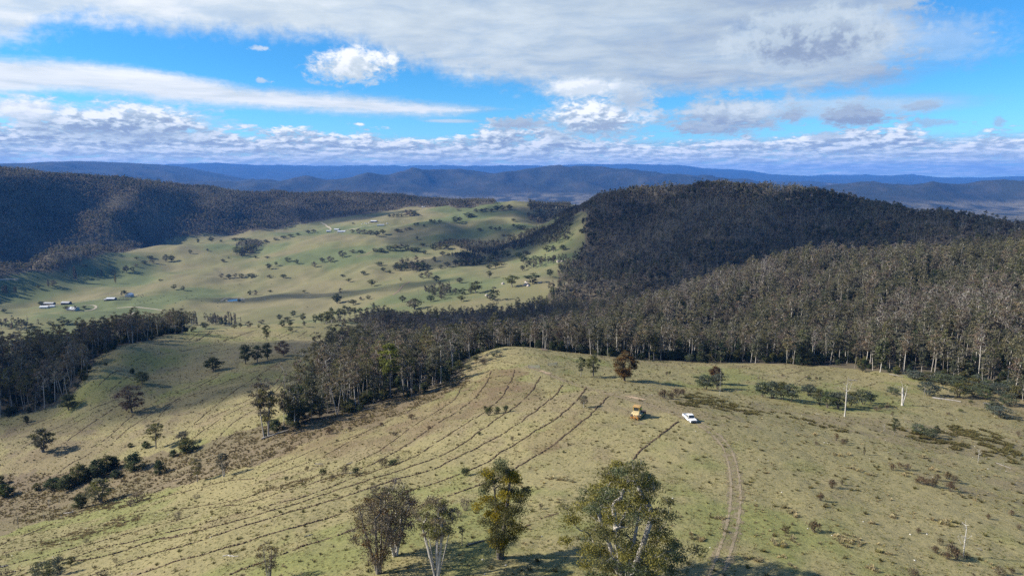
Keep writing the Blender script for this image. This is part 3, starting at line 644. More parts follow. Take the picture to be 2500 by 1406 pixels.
class Plant:
    """two meshes (wood, leaf) with a nominal height and width"""
    def __init__(self, name, wood_vq, leaf_vqt, bark, leafm, height, width):
        self.h, self.w = height, width; self.name = name
        if leaf_vqt is not None:                                # measured size of what was grown
            L = leaf_vqt[0]; self.h = float(np.percentile(L[:, 2], 99.7)); self.w = float(.5*(np.ptp(np.percentile(L[:, 0], (.7, 99.3)))+np.ptp(np.percentile(L[:, 1], (.7, 99.3)))))
        self.trunk = np_mesh('trunk', wood_vq[0], wood_vq[1], (bark,), True) if wood_vq is not None else None
        self.crown = np_mesh('crown', leaf_vqt[0], leaf_vqt[1], (leafm,), False, None, leaf_vqt[2]) if leaf_vqt is not None else None
        self._one = None; self.raw = (wood_vq, leaf_vqt, bark, leafm)
    def one(self):
        """single mesh for plants too small in view to show their parts"""
        if self._one is None:
            w, l, bark, leafm = self.raw; V = np.concatenate([w[0], l[0]]); Q1 = w[1]; Q2 = l[1]+len(w[0])
            FL = [Q1, Q2]; fm = np.concatenate([np.zeros(len(Q1)), np.ones(len(Q2))])
            T = np.concatenate([np.full((len(w[0]), 3), .2), l[2]]); self._one = np_mesh(self.name, V, FL, (bark, leafm), False, fm, T)
        return self._one
def gum(seed, h=20., rad=4., h0=.45, n=22, leaf=40, size=.5, clump=1.5, tint=(OLIVE, GREY), bark=None, stems=1, base=.17, quad=False, flat=.55, peak=.55, spread=.10, shell=.6, gap=None, up=.6, name='gum_tree', tw=0, lmat=None, tip=.03, trunk_top=.72, hang=.3, sag=.1, fork=0.0):
    rng = np.random.RandomState(seed)
    tips = crown_points(rng, n, egg(h*h0, h*.96, rad, peak, shell), gap or clump*.75)
    S = []
    for s in range(stems):
        a = rng.uniform(0, 2*np.pi) if stems == 1 else 2*np.pi*s/stems + rng.uniform(-.4, .4)
        l = spread*rng.uniform(.3, 1) if stems == 1 else spread*rng.uniform(.7, 1.2)
        S.append(stem_line(rng, h*trunk_top*rng.uniform(.88, 1.05), (l*math.cos(a), l*math.sin(a)), .022, 8, x0=.15*math.cos(a)*(stems > 1), y0=.15*math.sin(a)*(stems > 1)))
    P, par, ends = skeleton(rng, tips, S, sag)
    W = wood(P, par, base, tip)
    if tw: 
        A, B = twigs(rng, P, par, ends, tw, clump*1.1); W = join([W, tubes(A, B, np.full(len(A), tip*.8), np.full(len(A), tip*.25), 3)])
    Lf = leaves(rng, tips, clump, leaf, size, flat, up, tint, .28, quad, hang)
    return Plant(name, W, Lf, bark or M_PALE, lmat or M_LEAF, h, rad*2)
def bush(seed, h=1.4, w=1.4, n=14, leaf=30, size=.12, tint=(BROWN,), stems=7, name='shrub', lmat=None, quad=False, clump=.3):
    rng = np.random.RandomState(seed); A, B, tips = [], [], []
    for s in range(n):
        a = rng.uniform(0, 6.283); q = w*.5*math.sqrt(rng.rand()); t = np.array([q*math.cos(a), q*math.sin(a), h*(1-.45*(q/(w*.5))**2)*rng.uniform(.55, .95)]); tips.append(t)
        r0 = np.array([t[0]*.15, t[1]*.15, -.03*h]); mid = (r0+t)/2 + np.array([t[0]*.12, t[1]*.12, 0]); A += [r0, mid]; B += [mid, t]
    A, B = np.array(A), np.array(B); W = tubes(A, B, np.full(len(A), .022*h), np.full(len(A), .010*h), 3)
    Lf = leaves(rng, np.array(tips), clump*w, leaf, size, .9, .5, tint, .3, quad)
    return Plant(name, W, Lf, M_DARK, lmat or M_DRY, h, w)
def bare(seed, h=10., spread=.5, n=14, base=.22, stems=1, tip=.03, name='dead_tree', lean=.03, twn=3, h0=.35, rad=None):
    rng = np.random.RandomState(seed); tips = crown_points(rng, n, egg(h*h0, h, rad or h*spread*.5, .55, .6), h*.06)
    S = [stem_line(rng, h*.8, (lean*rng.uniform(-1, 1)*(1+s), lean*rng.uniform(-1, 1)*(1+s)), .03, 7) for s in range(stems)]
    P, par, ends = skeleton(rng, tips, S, .04, .05); W = wood(P, par, base, tip)
    if twn: A, B = twigs(rng, P, par, ends, twn, h*.09); W = join([W, tubes(A, B, np.full(len(A), tip*.7), np.full(len(A), tip*.25), 3)])
    return Plant(name, W, None, M_DEAD, None, h, (rad or h*spread*.5)*2)
def poplar(seed, h=22., w=3.4, tint=((.13,.105,.085), (.10,.085,.07))):
    rng = np.random.RandomState(seed); S = stem_line(rng, h, (0, 0), .004, 6); A, B = [], []
    for i in range(110):
        t = rng.uniform(.06, .97); a = rng.uniform(0, 6.283); q = w*.5*math.sin(math.pi*min(1, .18+t*.9))**.8*rng.uniform(.4, 1)
        z = h*t; A.append((q*.25*math.cos(a), q*.25*math.sin(a), z)); B.append((q*math.cos(a), q*math.sin(a), min(h, z+h*.11*rng.uniform(.5, 1.2))))
    A, B = np.array(A), np.array(B); W = join([tubes(np.array(S[:-1]), np.array(S[1:]), np.linspace(.3, .1, 5), np.linspace(.25, .04, 5), 5), tubes(A, B, np.full(len(A), .06), np.full(len(A), .03), 3)])
    C = B*np.array([.85, .85, 1])
    Lf = leaves(rng, C, .55, 7, .42, 1.8, .5, tint, .3, False)
    return Plant('poplar', W, Lf, M_GREY, M_DRY, h, w)

_ids = {}
def plant(P, x, y, h=None, w=None, rz=None, name=None, label=None, cat='tree', group=None, single=False, sink=.12, rng=random):
    """stand a plant on the ground as a thing of its own"""
    z = float(height(x, y)) - sink; h = h or P.h; sz = h/P.h; sx = sz if w is None else w/P.w
    rz = rng.uniform(0, 6.283) if rz is None else rz; name = name or P.name
    if single and P.crown is not None: o = link(bpy.data.objects.new(name, P.one()))
    elif P.crown is None and single: o = link(bpy.data.objects.new(name, P.trunk))
    else:
        o = link(bpy.data.objects.new(name, None)); o.empty_display_size = .5
        if P.trunk is not None: link(bpy.data.objects.new('stem' if P.name == 'shrub' else 'trunk', P.trunk), o)
        if P.crown is not None: link(bpy.data.objects.new('foliage' if P.name == 'shrub' else 'crown', P.crown), o)
    o.location = (x, y, z); o.rotation_euler = (0, 0, rz); o.scale = (sx, sx, sz)
    return tag(o, label, cat, group)
def span(px, base, top, w=None):
    """ground point, height and width of something whose foot, top row and width are read off the photograph"""
    x, y, z = at(px, base); r = math.hypot(x, y); _, e1 = px_ray(px, top); h = float(e1)*r + CAM_Z - z
    d = math.sqrt(x*x+y*y+(z-CAM_Z)**2)
    return x, y, max(h, .2), (w*(y*math.cos(PITCH)+(CAM_Z-z-.5*h)*math.sin(PITCH))/F if w else None)

# ---------------------------------------------------------------- forests
rnd = np.random.RandomState(11)
OLV = (.126,.120,.072); GRL = (.098,.106,.068)
FOREST = [gum(100, 21, 3.6, .45, 24, 28, .48, 1.3, (OLV, GREY, BROWN), tw=3), gum(101, 19, 3.2, .42, 22, 30, .48, 1.25, (GREY, OLV), tw=3),
          gum(102, 23, 4.2, .50, 26, 28, .50, 1.35, (OLV, OLV, GRL), spread=.05, tw=2), gum(103, 17, 3.4, .34, 22, 30, .48, 1.25, (BROWN, GREY, PURPLE), tw=3),
          gum(104, 20, 4.4, .48, 20, 22, .46, 1.2, (GREY, BROWN), stems=2, spread=.16, tw=5), gum(105, 18, 3.0, .25, 26, 40, .5, 1.2, (GRL, GREY)),
          gum(106, 22, 3.6, .50, 18, 14, .42, 1.15, (GREY, PURPLE), tw=6), gum(107, 12, 2.8, .16, 22, 42, .45, 1.15, (DKGREEN, GRL), bark=M_DARK)]
FOREST = [FOREST[i] for i in (7, 5, 2, 1, 0, 3, 4, 6)]
PALEG = (.165,.160,.120); WARM = (.175,.150,.115)
LOW = [gum(123, 18, 3.0, .25, 13, 24, 1.05, 1.6, (GRL, PALEG)), gum(120, 19, 3.6, .36, 13, 17, 1.0, 1.7, (PALEG, WARM)), gum(121, 17, 3.4, .30, 12, 24, 1.05, 1.7, (WARM, BROWN)),
       gum(122, 21, 3.3, .45, 11, 13, .95, 1.6, (PALEG, GRL), tw=2), gum(124, 20, 3.2, .45, 10, 8, .8, 1.4, (PALEG, WARM), tw=5)]
def scatter_wood(w, gap, rmin, rmax, colmax=3000, colmin=-500, thin=1.0):
    P = np.array(w); rr_ = np.exp(P[:, 1]); a = np.arctan2((P[:, 0]-1250), F); 
    X = rr_*np.sin(a); Y = rr_*np.cos(a); x0, x1, y0, y1 = X.min()-200, X.max()+200, max(Y.min()-60, 30), min(Y.max()+60, 4200)
    gx = np.arange(x0, x1, gap); gy = np.arange(y0, y1, gap); X, Y = np.meshgrid(gx, gy); X = X.ravel() + rnd.uniform(-.48, .48, X.size)*gap; Y = Y.ravel() + rnd.uniform(-.48, .48, Y.size)*gap
    r = np.hypot(X, Y); c = col_of(X, Y); ok = (r > rmin) & (r < rmax) & (c < colmax) & (c > colmin) & (rnd.rand(len(X)) < thin); X, Y = X[ok], Y[ok]
    ok = in_wood(X+11*fbm(X/17, Y/17, 3), Y+11*fbm(X/17+5, Y/17, 3), w); return X[ok], Y[ok]
def instance_stuff(name, X, Y, S, V, plants, sink=.15, tilt=0.0):
    """one object for what nobody could count: geometry-node instances of the given plants"""
    Z = height(X, Y)-sink; me = bpy.data.meshes.new(name); me.vertices.add(len(X)); me.vertices.foreach_set('co', np.stack([X, Y, Z], 1).astype(np.float32).ravel())
    for nm, dt, dat in (('var', 'INT', V), ('size', 'FLOAT_VECTOR', S), ('turn', 'FLOAT_VECTOR', np.stack([rnd.normal(0, tilt, len(X)), rnd.normal(0, tilt, len(X)), rnd.rand(len(X))*6.283], 1))):
        a = me.attributes.new(nm, dt, 'POINT'); a.data.foreach_set('value' if dt == 'INT' else 'vector', np.asarray(dat, np.int32 if dt == 'INT' else np.float32).ravel())
    ob = link(bpy.data.objects.new(name, me)); tag(ob, kind='stuff')
    g = bpy.data.node_groups.new(name, 'GeometryNodeTree'); g.interface.new_socket('Geometry', in_out='INPUT', socket_type='NodeSocketGeometry'); g.interface.new_socket('Geometry', in_out='OUTPUT', socket_type='NodeSocketGeometry')
    gi = g.nodes.new('NodeGroupInput'); go = g.nodes.new('NodeGroupOutput'); ip = g.nodes.new('GeometryNodeInstanceOnPoints'); jn = g.nodes.new('GeometryNodeJoinGeometry')
    for p in reversed(plants):
        o = bpy.data.objects.new(p.name+'_kind', p.one()) if isinstance(p, Plant) else p      # mesh source, never linked to the scene
        oi = g.nodes.new('GeometryNodeObjectInfo'); oi.inputs['Object'].default_value = o; oi.inputs['As Instance'].default_value = True; g.links.new(oi.outputs['Geometry'], jn.inputs[0])
    def attr(nm, dt):
        n = g.nodes.new('GeometryNodeInputNamedAttribute'); n.data_type = dt; n.inputs['Name'].default_value = nm; return n.outputs['Attribute']
    ip.inputs['Pick Instance'].default_value = True
    g.links.new(gi.outputs[0], ip.inputs['Points']); g.links.new(jn.outputs[0], ip.inputs['Instance']); g.links.new(attr('var', 'INT'), ip.inputs['Instance Index'])
    g.links.new(attr('turn', 'FLOAT_VECTOR'), ip.inputs['Rotation']); g.links.new(attr('size', 'FLOAT_VECTOR'), ip.inputs['Scale']); g.links.new(ip.outputs[0], go.inputs[0])
    md = ob.modifiers.new('spread', 'NODES'); md.node_group = g; return ob
def sizes(n, lo, hi):
    s = rnd.uniform(lo, hi, n); w = s*rnd.uniform(.85, 1.2, n); return np.stack([w, w, s], 1)

def patchy(X, Y, k):
    """kinds come in drifts over the hills rather than evenly mixed"""
    u = fbm(X/70, Y/70, 3)*.55 + fbm(X/260+4, Y/260, 2)*.5 + rnd.uniform(-.5, .5, len(X)); o = np.argsort(np.argsort(u))/max(len(X), 1); return np.minimum((o*k).astype(int), k-1)
near_trees = []                                 # (distance, x, y, wood)
def grow(w, nm, gap, rmin, rmax, split, **k):
    X, Y = scatter_wood(w, gap, rmin, rmax, **k); r = np.hypot(X, Y)
    return X, Y, r
_parts = {}
for nm, w, gap in (('right', WOOD_RIGHT, 5.6), ('mid', WOOD_MID, 5.8), ('left', WOOD_LEFT, 5.8)):
    X, Y = scatter_wood(w, gap, 150, 900, 2750, -150)
    _parts[nm] = [X, Y, np.hypot(X, Y)]
fr = np.concatenate([p[2] for p in _parts.values()]); c_all = np.concatenate([col_of(p[0], p[1]) for p in _parts.values()])
vis = (c_all > -20) & (c_all < 2520); cut = np.sort(fr[vis])[min(295, vis.sum()-1)]
ORD = ['leftmost', 'second from left', 'third from left', 'fourth from left', 'fifth from left', 'sixth from left', 'seventh from left', 'eighth from left', 'ninth from left', 'tenth from left', 'eleventh from left', 'twelfth from left'] + [w+' from left' for w in ('thirteenth', 'fourteenth', 'fifteenth', 'sixteenth', 'seventeenth', 'eighteenth', 'nineteenth', 'twentieth')]
def label_rows(items, most=20):
    """items: (object, key, phrase): objects with the same key stand side by side and are told apart by their order from the left"""
    by = {}
    for o, k, ph in items: by.setdefault(k, []).append((float(col_of(o.location.x, o.location.y)), o, ph))
    for k, L in by.items():
        L.sort(key=lambda q: q[0])
        for i, (_, o, ph) in enumerate(L):
            o['label'] = ph if len(L) == 1 else (ORD[i]+' '+ph if len(L) <= most else 'one '+ph)
LOOK = ['low dark', 'leafy green', 'tall olive', 'grey green', 'olive brown', 'brownish', 'twin-stemmed', 'thin-crowned']
WHERE = {'right': ('forest behind the ute', 'gums along the front of the right-hand forest'), 'mid': ('grove left of bulldozer', 'gums in the grove on the slope'), 'left': ('far left wood', 'gums in the wood on the left')}
SX, SY = [], []
for nm, (X, Y, r) in _parts.items():
    c = col_of(X, Y); items = []; edge_r = {}
    for cc, d in zip(c, r): edge_r[int(cc//40)] = min(edge_r.get(int(cc//40), 9e9), d)
    for x, y, d, cc in zip(X, Y, r, c):
        if d <= cut and -20 < cc < 2520:
            k = rnd.choice(8, p=[.08,.10,.17,.13,.18,.11,.12,.11]); s = rnd.uniform(.60, 1.06)*(.88 if nm == 'left' else 1)
            o = plant(FOREST[k], x, y, FOREST[k].h*s, cat='tree', group=WHERE[nm][1], name='gum_tree', rng=random)
            front = d < edge_r[int(cc//40)]+9; zone = int(cc//150) if front else -1
            depth = 'front edge' if front else ('second rank' if d < edge_r[int(cc//40)]+28 else 'inner rows')
            side = {'right': ['left end', 'middle', 'right end'][int(np.clip((cc-1150)/450, 0, 2))], 'mid': ['near end', 'middle', 'far end'][int(np.clip((cc-640)/180, 0, 2))], 'left': 'open side'}[nm]
            items.append((o, (nm, depth, side, k), '%s gum, %s of the %s, %s' % (LOOK[k], depth, WHERE[nm][0], side)))
        else: SX.append(x); SY.append(y)
    label_rows(items)
SX, SY = np.array(SX), np.array(SY); n = len(SX)
instance_stuff('forest', SX, SY, sizes(n, .55, 1.04), patchy(SX, SY, 8), FOREST)
X, Y = scatter_wood(WOOD_RIGHT, 7.2, 900, 2100, 2750, 1200); n = len(X)
instance_stuff('forest', X, Y, sizes(n, .5, 1.02), patchy(X, Y, 5), LOW)
X, Y = scatter_wood(WOOD_HILL, 8.0, 1300, 3700, 1400, -200); n = len(X)
instance_stuff('forest', X, Y, sizes(n, .5, 1.02), patchy(X, Y, 5), LOW)
print('TREES', len(SX), n, 'cut', cut)

# ---------------------------------------------------------------- single trees near the camera
random.seed(5)
def big(seed, h, w, **k):
    return gum(seed, h, w/2, name='gum_tree', quad=True, **k)
def hero(px, base, top, w, label, build, rz=0.0, group=None):
    x, y, h, ww = span(px, base, top, w); P = build(h, ww)
    return plant(P, x, y, P.h, P.w, rz, 'gum_tree', label, 'tree', group)
hero(1526, 1436, 1112, 350, 'huge spreading gum with white limbs and olive crown, nearest the camera',
     lambda h, w: big(201, h, w, h0=.08, n=150, leaf=330, size=.135, clump=1.35, tint=(LIME, LIME, GREENL, OLIVE), stems=5, spread=.34, base=.44, flat=.5, peak=.42, shell=.62, gap=1.2, up=.72, tw=4, tip=.035, trunk_top=.62, hang=.4, sag=.06), .6)
hero(1222, 1363, 1114, 160, 'tall gum with a golden olive crown, between two purplish gums and the huge one',
     lambda h, w: big(212, h, w, h0=.13, n=60, leaf=420, size=.125, clump=1.05, tint=(GOLD, OLIVE, GOLD, OLIVE, GREENL), stems=3, spread=.10, base=.36, flat=.75, peak=.55, shell=.5, gap=1.1, up=.6, tw=3, tip=.03, trunk_top=.8, bark=M_GREY), 2.2)
hero(924, 1399, 1184, 158, 'purplish brown gum with bare lower twigs, front one of the pair at lower centre',
     lambda h, w: big(221, h, w, h0=.10, n=90, leaf=105, size=.12, clump=1.0, tint=(PURPLE, BROWN, RUST, PURPLE), stems=5, spread=.20, base=.22, flat=.8, peak=.55, shell=.45, gap=1.0, up=.5, tw=9, tip=.024, trunk_top=.75, lmat=M_DRY, bark=M_GREY), 1.0)
hero(966, 1356, 1170, 148, 'purplish brown gum with white-barked foot, rear one of the pair at lower centre',
     lambda h, w: big(231, h, w, h0=.14, n=80, leaf=130, size=.12, clump=1.0, tint=(PURPLE, BROWN, OLIVE, RUST), stems=5, spread=.22, base=.22, flat=.75, peak=.6, shell=.5, gap=1.0, up=.6, tw=7, tip=.024, trunk_top=.75, lmat=M_DRY), 4.0)
hero(1066, 1414, 1211, 124, 'many-stemmed pale gum with leaves only at its domed top, lower centre',
     lambda h, w: big(241, h, w, h0=.50, n=55, leaf=150, size=.12, clump=.8, tint=(BROWN, OLIVE, BROWN), stems=7, spread=.24, base=.22, flat=.7, peak=.62, shell=.5, gap=.8, up=.7, tw=8, tip=.022, trunk_top=.7), 3.1)
hero(656, 1424, 1316, 74, 'small twiggy gum with a rusty brown top at the bottom edge',
     lambda h, w: big(251, h, w, h0=.30, n=30, leaf=60, size=.10, clump=.55, tint=(BROWN, PURPLE, RUST), stems=5, spread=.13, base=.12, flat=.8, peak=.6, gap=.5, up=.6, tw=9, tip=.015, trunk_top=.8, lmat=M_DRY, bark=M_GREY), .3)
hero(1128, 1332, 1278, 20, 'spindly sapling standing between the pale gum and the golden one',
     lambda h, w: big(261, h, max(w, 1.4), h0=.55, n=8, leaf=40, size=.10, clump=.35, tint=(BROWN, OLIVE), base=.06, tip=.012, gap=.3, tw=4, bark=M_GREY), .3)

# prototypes for the scattered trees of the middle distance
ROUND = [gum(300+i, 11, r, .18, 34, 60, .34, 1.35, t, bark=M_GREY, stems=s, spread=.14, base=.28, quad=True, flat=.7, peak=.45, shell=.6, up=.7, trunk_top=.6, name='gum_tree') for i, (r, t, s) in enumerate((
    (5.0, (GREENL, DKGREEN, GREENL), 1), (5.4, (BROWN, RUST, PURPLE), 2), (4.2, (DKGREEN, GREENL), 1), (4.6, (GREY, OLIVE), 2)))]
OPEN = [gum(310+i, 14, 3.8, .28, 26, 60, .33, 1.25, t, stems=1+i % 2, spread=.1, base=.24, quad=True, flat=.65, up=.6, tw=2, name='gum_tree', peak=.6) for i, t in enumerate(((OLIVE, GREY), (BROWN, GREY), (GREENL, OLIVE)))]
DOME = gum(318, 10, 3.6, .16, 60, 110, .22, .95, (RUST, RUST, BROWN), bark=M_DARK, stems=1, base=.25, quad=True, flat=.8, peak=.55, shell=.75, up=.6, trunk_top=.6, name='gum_tree', gap=.7)
WATTLE = [gum(320+i, 5.5, 3.2, .28, 26, 55, .22, .95, t, bark=M_DARK, stems=4, spread=.22, base=.10, quad=True, flat=.6, up=.75, peak=.45, tip=.02, trunk_top=.6, name='wattle_tree') for i, t in enumerate(((BLUEG, GREENL), (BLUEG, BLUEG), (BLUEG, OLIVE)))]
DENSE = [gum(330+i, 6, 2.5, .03, 34, 60, .24, .85, t, bark=M_DARK, stems=1, base=.14, quad=True, flat=.9, up=.5, peak=.4, shell=.5, name='bushy_tree') for i, t in enumerate(((DKGREEN, DKGREEN, GREENL), (GREENL, DKGREEN), (DKGREEN, OLIVE)))]
def put(P, px, base, top, w, label, cat='tree', group=None, name=None, single=False, rz=None):
    x, y, h, ww = span(px, base, top, w); return plant(P, x, y, h, ww, rz, name, label, cat, group, single)
SOLO = [(ROUND[2],520,904,872,42,'small flat-domed dark gum alone on the brown bench'), (ROUND[0],347,936,906,34,'low round gum just above the biggest brown-crowned gum'),
 (ROUND[1],322,1006,940,66,'broad brown-crowned gum with a long shadow on the left slope'), (ROUND[2],168,1001,961,42,'dense dark green gum beside the wood on the left'),
 (ROUND[3],105,1103,1043,56,'grey olive gum with several trunks on the left slope'), (ROUND[2],600,889,840,32,'leftmost dark gum of four in a row below the poplars'),
 (ROUND[0],628,884,842,29,'second gum of four in a row below the poplars'), (ROUND[2],653,878,836,27,'third gum of four, narrow and dark, below the poplars'),
 (ROUND[1],692,869,832,38,'reddish brown gum at the right of the four in a row'), (OPEN[2],652,833,793,23,'slim gum standing alone behind the row of four'),
 (OPEN[0],381,1094,1026,42,'two-tiered pale-trunked gum on the left slope'), (OPEN[1],448,1086,1052,32,'brown-topped gum behind a dark bushy tree on the left slope'),
 (OPEN[0],482,1176,1117,30,'leaning ragged gum in the scrubby gully'), (OPEN[1],546,1163,1104,30,'thin gum on the right of the scrubby gully'),
 (ROUND[3],246,1226,1166,62,'pale-stemmed gum at the lower edge of the gully thicket'), (DOME,1525,930,860,58,'rusty domed gum alone behind the bulldozer'),
 (OPEN[2],1418,919,871,25,'slim green gum left of the rusty domed gum'), (ROUND[3],1448,918,865,36,'forked olive gum left of the rusty domed gum'),
 (OPEN[1],1425,995,964,21,'little gum among the furrows left of the bulldozer'), (DOME,1746,936,894,32,'rusty topped gum above the wattle clump'),
 (OPEN[0],655,1065,940,60,'tall open gum at the near tip of the grove'), (ROUND[0],727,1033,940,72,'broad leafy gum near the tip of the grove'),
 (OPEN[2],953,972,848,62,'gum with a bright yellow green top on the edge of the grove'), (OPEN[0],2062,875+40,790,50,'tall gum with spreading white limbs at the forest edge')]
for P, px, b, t, w, lab in SOLO[:-1]: put(P, px, b, t, w, lab, name='gum_tree')
yg = [o for o in COL.objects if o.get('label', '').startswith('gum with a bright yellow')][0]
# the fresh-leaved gum: own crown colour
src = gum(399, 15, 4, .42, 30, 70, .33, 1.25, ((.138,.146,.042), (.122,.130,.046)), stems=2, quad=True, flat=.6, up=.75, name='gum_tree')
for ch in yg.children: ch.data = src.crown if ch.name.startswith('crown') else src.trunk

def many(text): return [tuple(float(v) for v in q.split(',')) for q in text.split()]
items = []
for i, (px, b, t, w) in enumerate(many('130,1191,1166,44 165,1193,1160,44 195,1181,1130,40 215,1171,1145,36 240,1166,1120,40 262,1149,1110,38 280,1143,1111,24 283,1166,1146,22 90,1196,1177,16 198,1241,1203,28 14,1211,1180,34 4,1181,1158,16')):
    o = put(DENSE[i % 3], px, b, t, w, None, group='dark bushy trees in the gully', name='bushy_tree'); items.append((o, 'g', 'dark bushy tree of the gully thicket at lower left'))
label_rows(items)
for i, (px, b, t, w, lab) in enumerate(((328,1148,1103,40,'cone-shaped dark green bushy tree right of the gully thicket'), (389,1156,1122,27,'round dark bushy tree between the cone-shaped one and the ragged gum'), (456,1103,1069,42,'dark bushy tree in front of the brown-topped gum'),
     (424,1114,1096,17,'small bushy tree left of the brown-topped gum'), (357,1093,1075,17,'little bushy tree left of the two-tiered gum'), (318,1091,1080,13,'low bush-sized tree far left of the two-tiered gum'), (65,1031,1013,12,'tiny dark tree below the left wood'), (323,911,898,11,'tiny tree behind the low round gum'))):
    put(DENSE[i % 3], px, b, t, w, lab, name='bushy_tree')
items = []
for i, (px, b, t, w) in enumerate(many('1862,969,931,38 1886,973,930,46 1910,976,931,46 1930,981,935,42 1975,963,938,42 2000,987,948,38 2020,996,953,46 2046,998,955,42 2076,992,955,46 2108,988,951,46 2126,984,960,28')):
    o = put(WATTLE[i % 3], px, b, t, w, None, group='wattles in the hollow', name='wattle_tree'); items.append((o, 'w', 'blue-green wattle of the line in the hollow right of the ute'))
label_rows(items); items = []
for i, (px, b, t, w) in enumerate(many('1722,951,914,46 1752,950,911,42')):
    o = put(WATTLE[i % 3], px, b, t, w, None, group='wattles behind the ute', name='wattle_tree'); items.append((o, 'w', 'wattle of the pair below the rusty topped gum'))
for i, (px, b, t, w) in enumerate(many('2178,962,944,30 2265,966,931,52 2340,971,934,48 2375,967,942,44 2230,925,903,44 2265,930,908,46 2300,937,912,50 2335,945,916,50 2372,950,922,52 2405,957,928,52 2440,965,935,54 2478,972,940,54 2405,975,948,40 2455,990,962,40')):
    o = put(WATTLE[i % 3], px, b, t, w, None, group='wattles along the forest edge', name='wattle_tree'); items.append((o, 'e%d' % (i > 3), 'wattle of the belt under the tall trees at the right' if i > 3 else 'wattle standing apart before the forest at the right'))
for i, (px, b, t, w) in enumerate(many('2245,1061,1034,36 2271,1069,1044,32 2287,1063,1037,17 2425,1011,978,36 2442,1019,990,50')):
    o = put(WATTLE[i % 3], px, b, t, w, None, group='wattles in the heath on the right', name='wattle_tree'); items.append((o, 'h%d' % (i > 2), 'wattle of the pair above the heath at the right edge' if i > 2 else 'wattle of the little clump in the heath'))
for i, (px, b, t, w) in enumerate(many('110,1402,1372,62 146,1402,1354,26 172,1378,1358,24')):
    o = put(WATTLE[i % 3], px, b, t, w, None, group='wattles at the lower left corner', name='wattle_tree'); items.append((o, 'c', 'sprawling grey wattle at the lower left corner'))
label_rows(items)
put(OPEN[2], 2183, 1063, 1019, 22, 'slender sapling with a tuft of leaves on the right slope', name='gum_tree')

# dead trees, stumps and logs
DEAD = [bare(401, 12, .5, 9, .30, tip=.055, h0=.5), bare(402, 9, .35, 7, .24, stems=3, lean=.05, twn=1), bare(403, 7.5, .75, 13, .13, h0=.3), bare(404, 5, .5, 6, .10), bare(405, 8, .12, 3, .07, twn=0)]
for P, px, b, t, w, lab in ((DEAD[0],2062,1017,921,28,'tall bleached dead tree in front of the wattle line'), (DEAD[1],2203,990,924,34,'bleached dead stump splitting into three spikes'), (DEAD[2],2352,1357,1267,56,'white dead sapling with bare forked branches at lower right'),
     (DEAD[3],2388,1129,1087,14,'small white dead trunk at the edge of the heath'), (DEAD[3],2256,972,934,12,'pale dead stick beside the wattle before the forest'), (DEAD[4],1757,965,893,5,'thin dead pole behind the ute'), (DEAD[4],1852,932,897,4,'thin dead pole at the left end of the wattle line'),
     (DEAD[3],2158,1052,1029,12,'leaning dead stump left of the slender sapling'), (DEAD[4],615,1135,1088,4,'dead pole in the brown scrub below the grove'), (DEAD[3],120,1238,1212,10,'white dead stick in the scrubby gully'), (DEAD[4],150,1263,1203,4,'dead pole in the scrub at the left'), (DEAD[4],108,1270,1235,4,'short dead pole at the foot of the gully scrub'), (DEAD[3],45,1290,1240,16,'grey dead bush-like trunk at the left edge')):
    put(P, px, b, t, w, lab, name='dead_tree')
def log(px0, py0, px1, py1, r, label, seed=0):
    rng = np.random.RandomState(seed+int(px0)); a = np.array(at(px0, py0)); b = np.array(at(px1, py1)); n = 6; pts = []
    for i in range(n):
        f = i/(n-1); p = a*(1-f)+b*f + np.array([rng.normal(0, .12), rng.normal(0, .12), 0]); p[2] = float(height(p[0], p[1])) + r*.75; pts.append(p)
    pts = np.array(pts); o = pts.mean(0); pts = pts-o; rad = np.linspace(r, r*.55, n)
    W = [tubes(pts[:-1], pts[1:], rad[:-1], rad[1:], 7)]
    A, B = [], []
    for k in range(3):
        i = rng.randint(1, n); d = np.array([rng.normal(), rng.normal(), .8]); d /= np.linalg.norm(d); A.append(pts[i]); B.append(pts[i]+d*r*rng.uniform(2, 5))
    W.append(tubes(np.array(A), np.array(B), np.full(3, r*.35), np.full(3, r*.1), 4)); V, Q = join(W)
    ob = link(bpy.data.objects.new('fallen_log', np_mesh('fallen_log', V, Q, (M_DEAD,), True))); ob.location = o
    return tag(ob, label, 'log', 'fallen logs')
for q in ((2278,972,2346,982,.34,'long white fallen log below the wattles at the right'), (2400,985,2450,992,.3,'bleached log at the right edge below the forest'), (2172,914,2205,921,.28,'pale log among the felled timber at the forest edge'), (2215,921,2248,922,.28,'second pale log right of the felled timber at the forest edge'),
          (640,1072,706,1050,.30,'long grey fallen log along the foot of the grove'), (880,1003,912,996,.24,'grey log near the middle of the grove edge'), (1052,958,1080,948,.22,'grey log near the far end of the grove edge'), (770,1133,788,1133,.16,'short white log in the pasture below the grove'), (846,1134,858,1130,.14,'tiny white log beside the round bushes'),
          (155,1254,182,1250,.22,'pale log at the foot of the gully scrub'), (1140,1330,1190,1318,.16,'thin log lying in the shade under the golden gum'), (2430,1130,2470,1145,.14,'thin white log on the slope below the heath'), (548,1357,582,1358,.10,'low white sticks in the pasture at lower left'), (2072,928,2092,930,.22,'dark log on the far bank of the hollow'), (1992,1050-40,2002,1012,.1,'short stick by the wattle line'),
          (2385,1338,2398,1344,.06,'thin stick right of the white dead sapling'), (2,1385,16,1382,.2,'white log end at the left edge'), (745,1310,765,1304,.1,'dark branch lying between furrows')): log(*q)

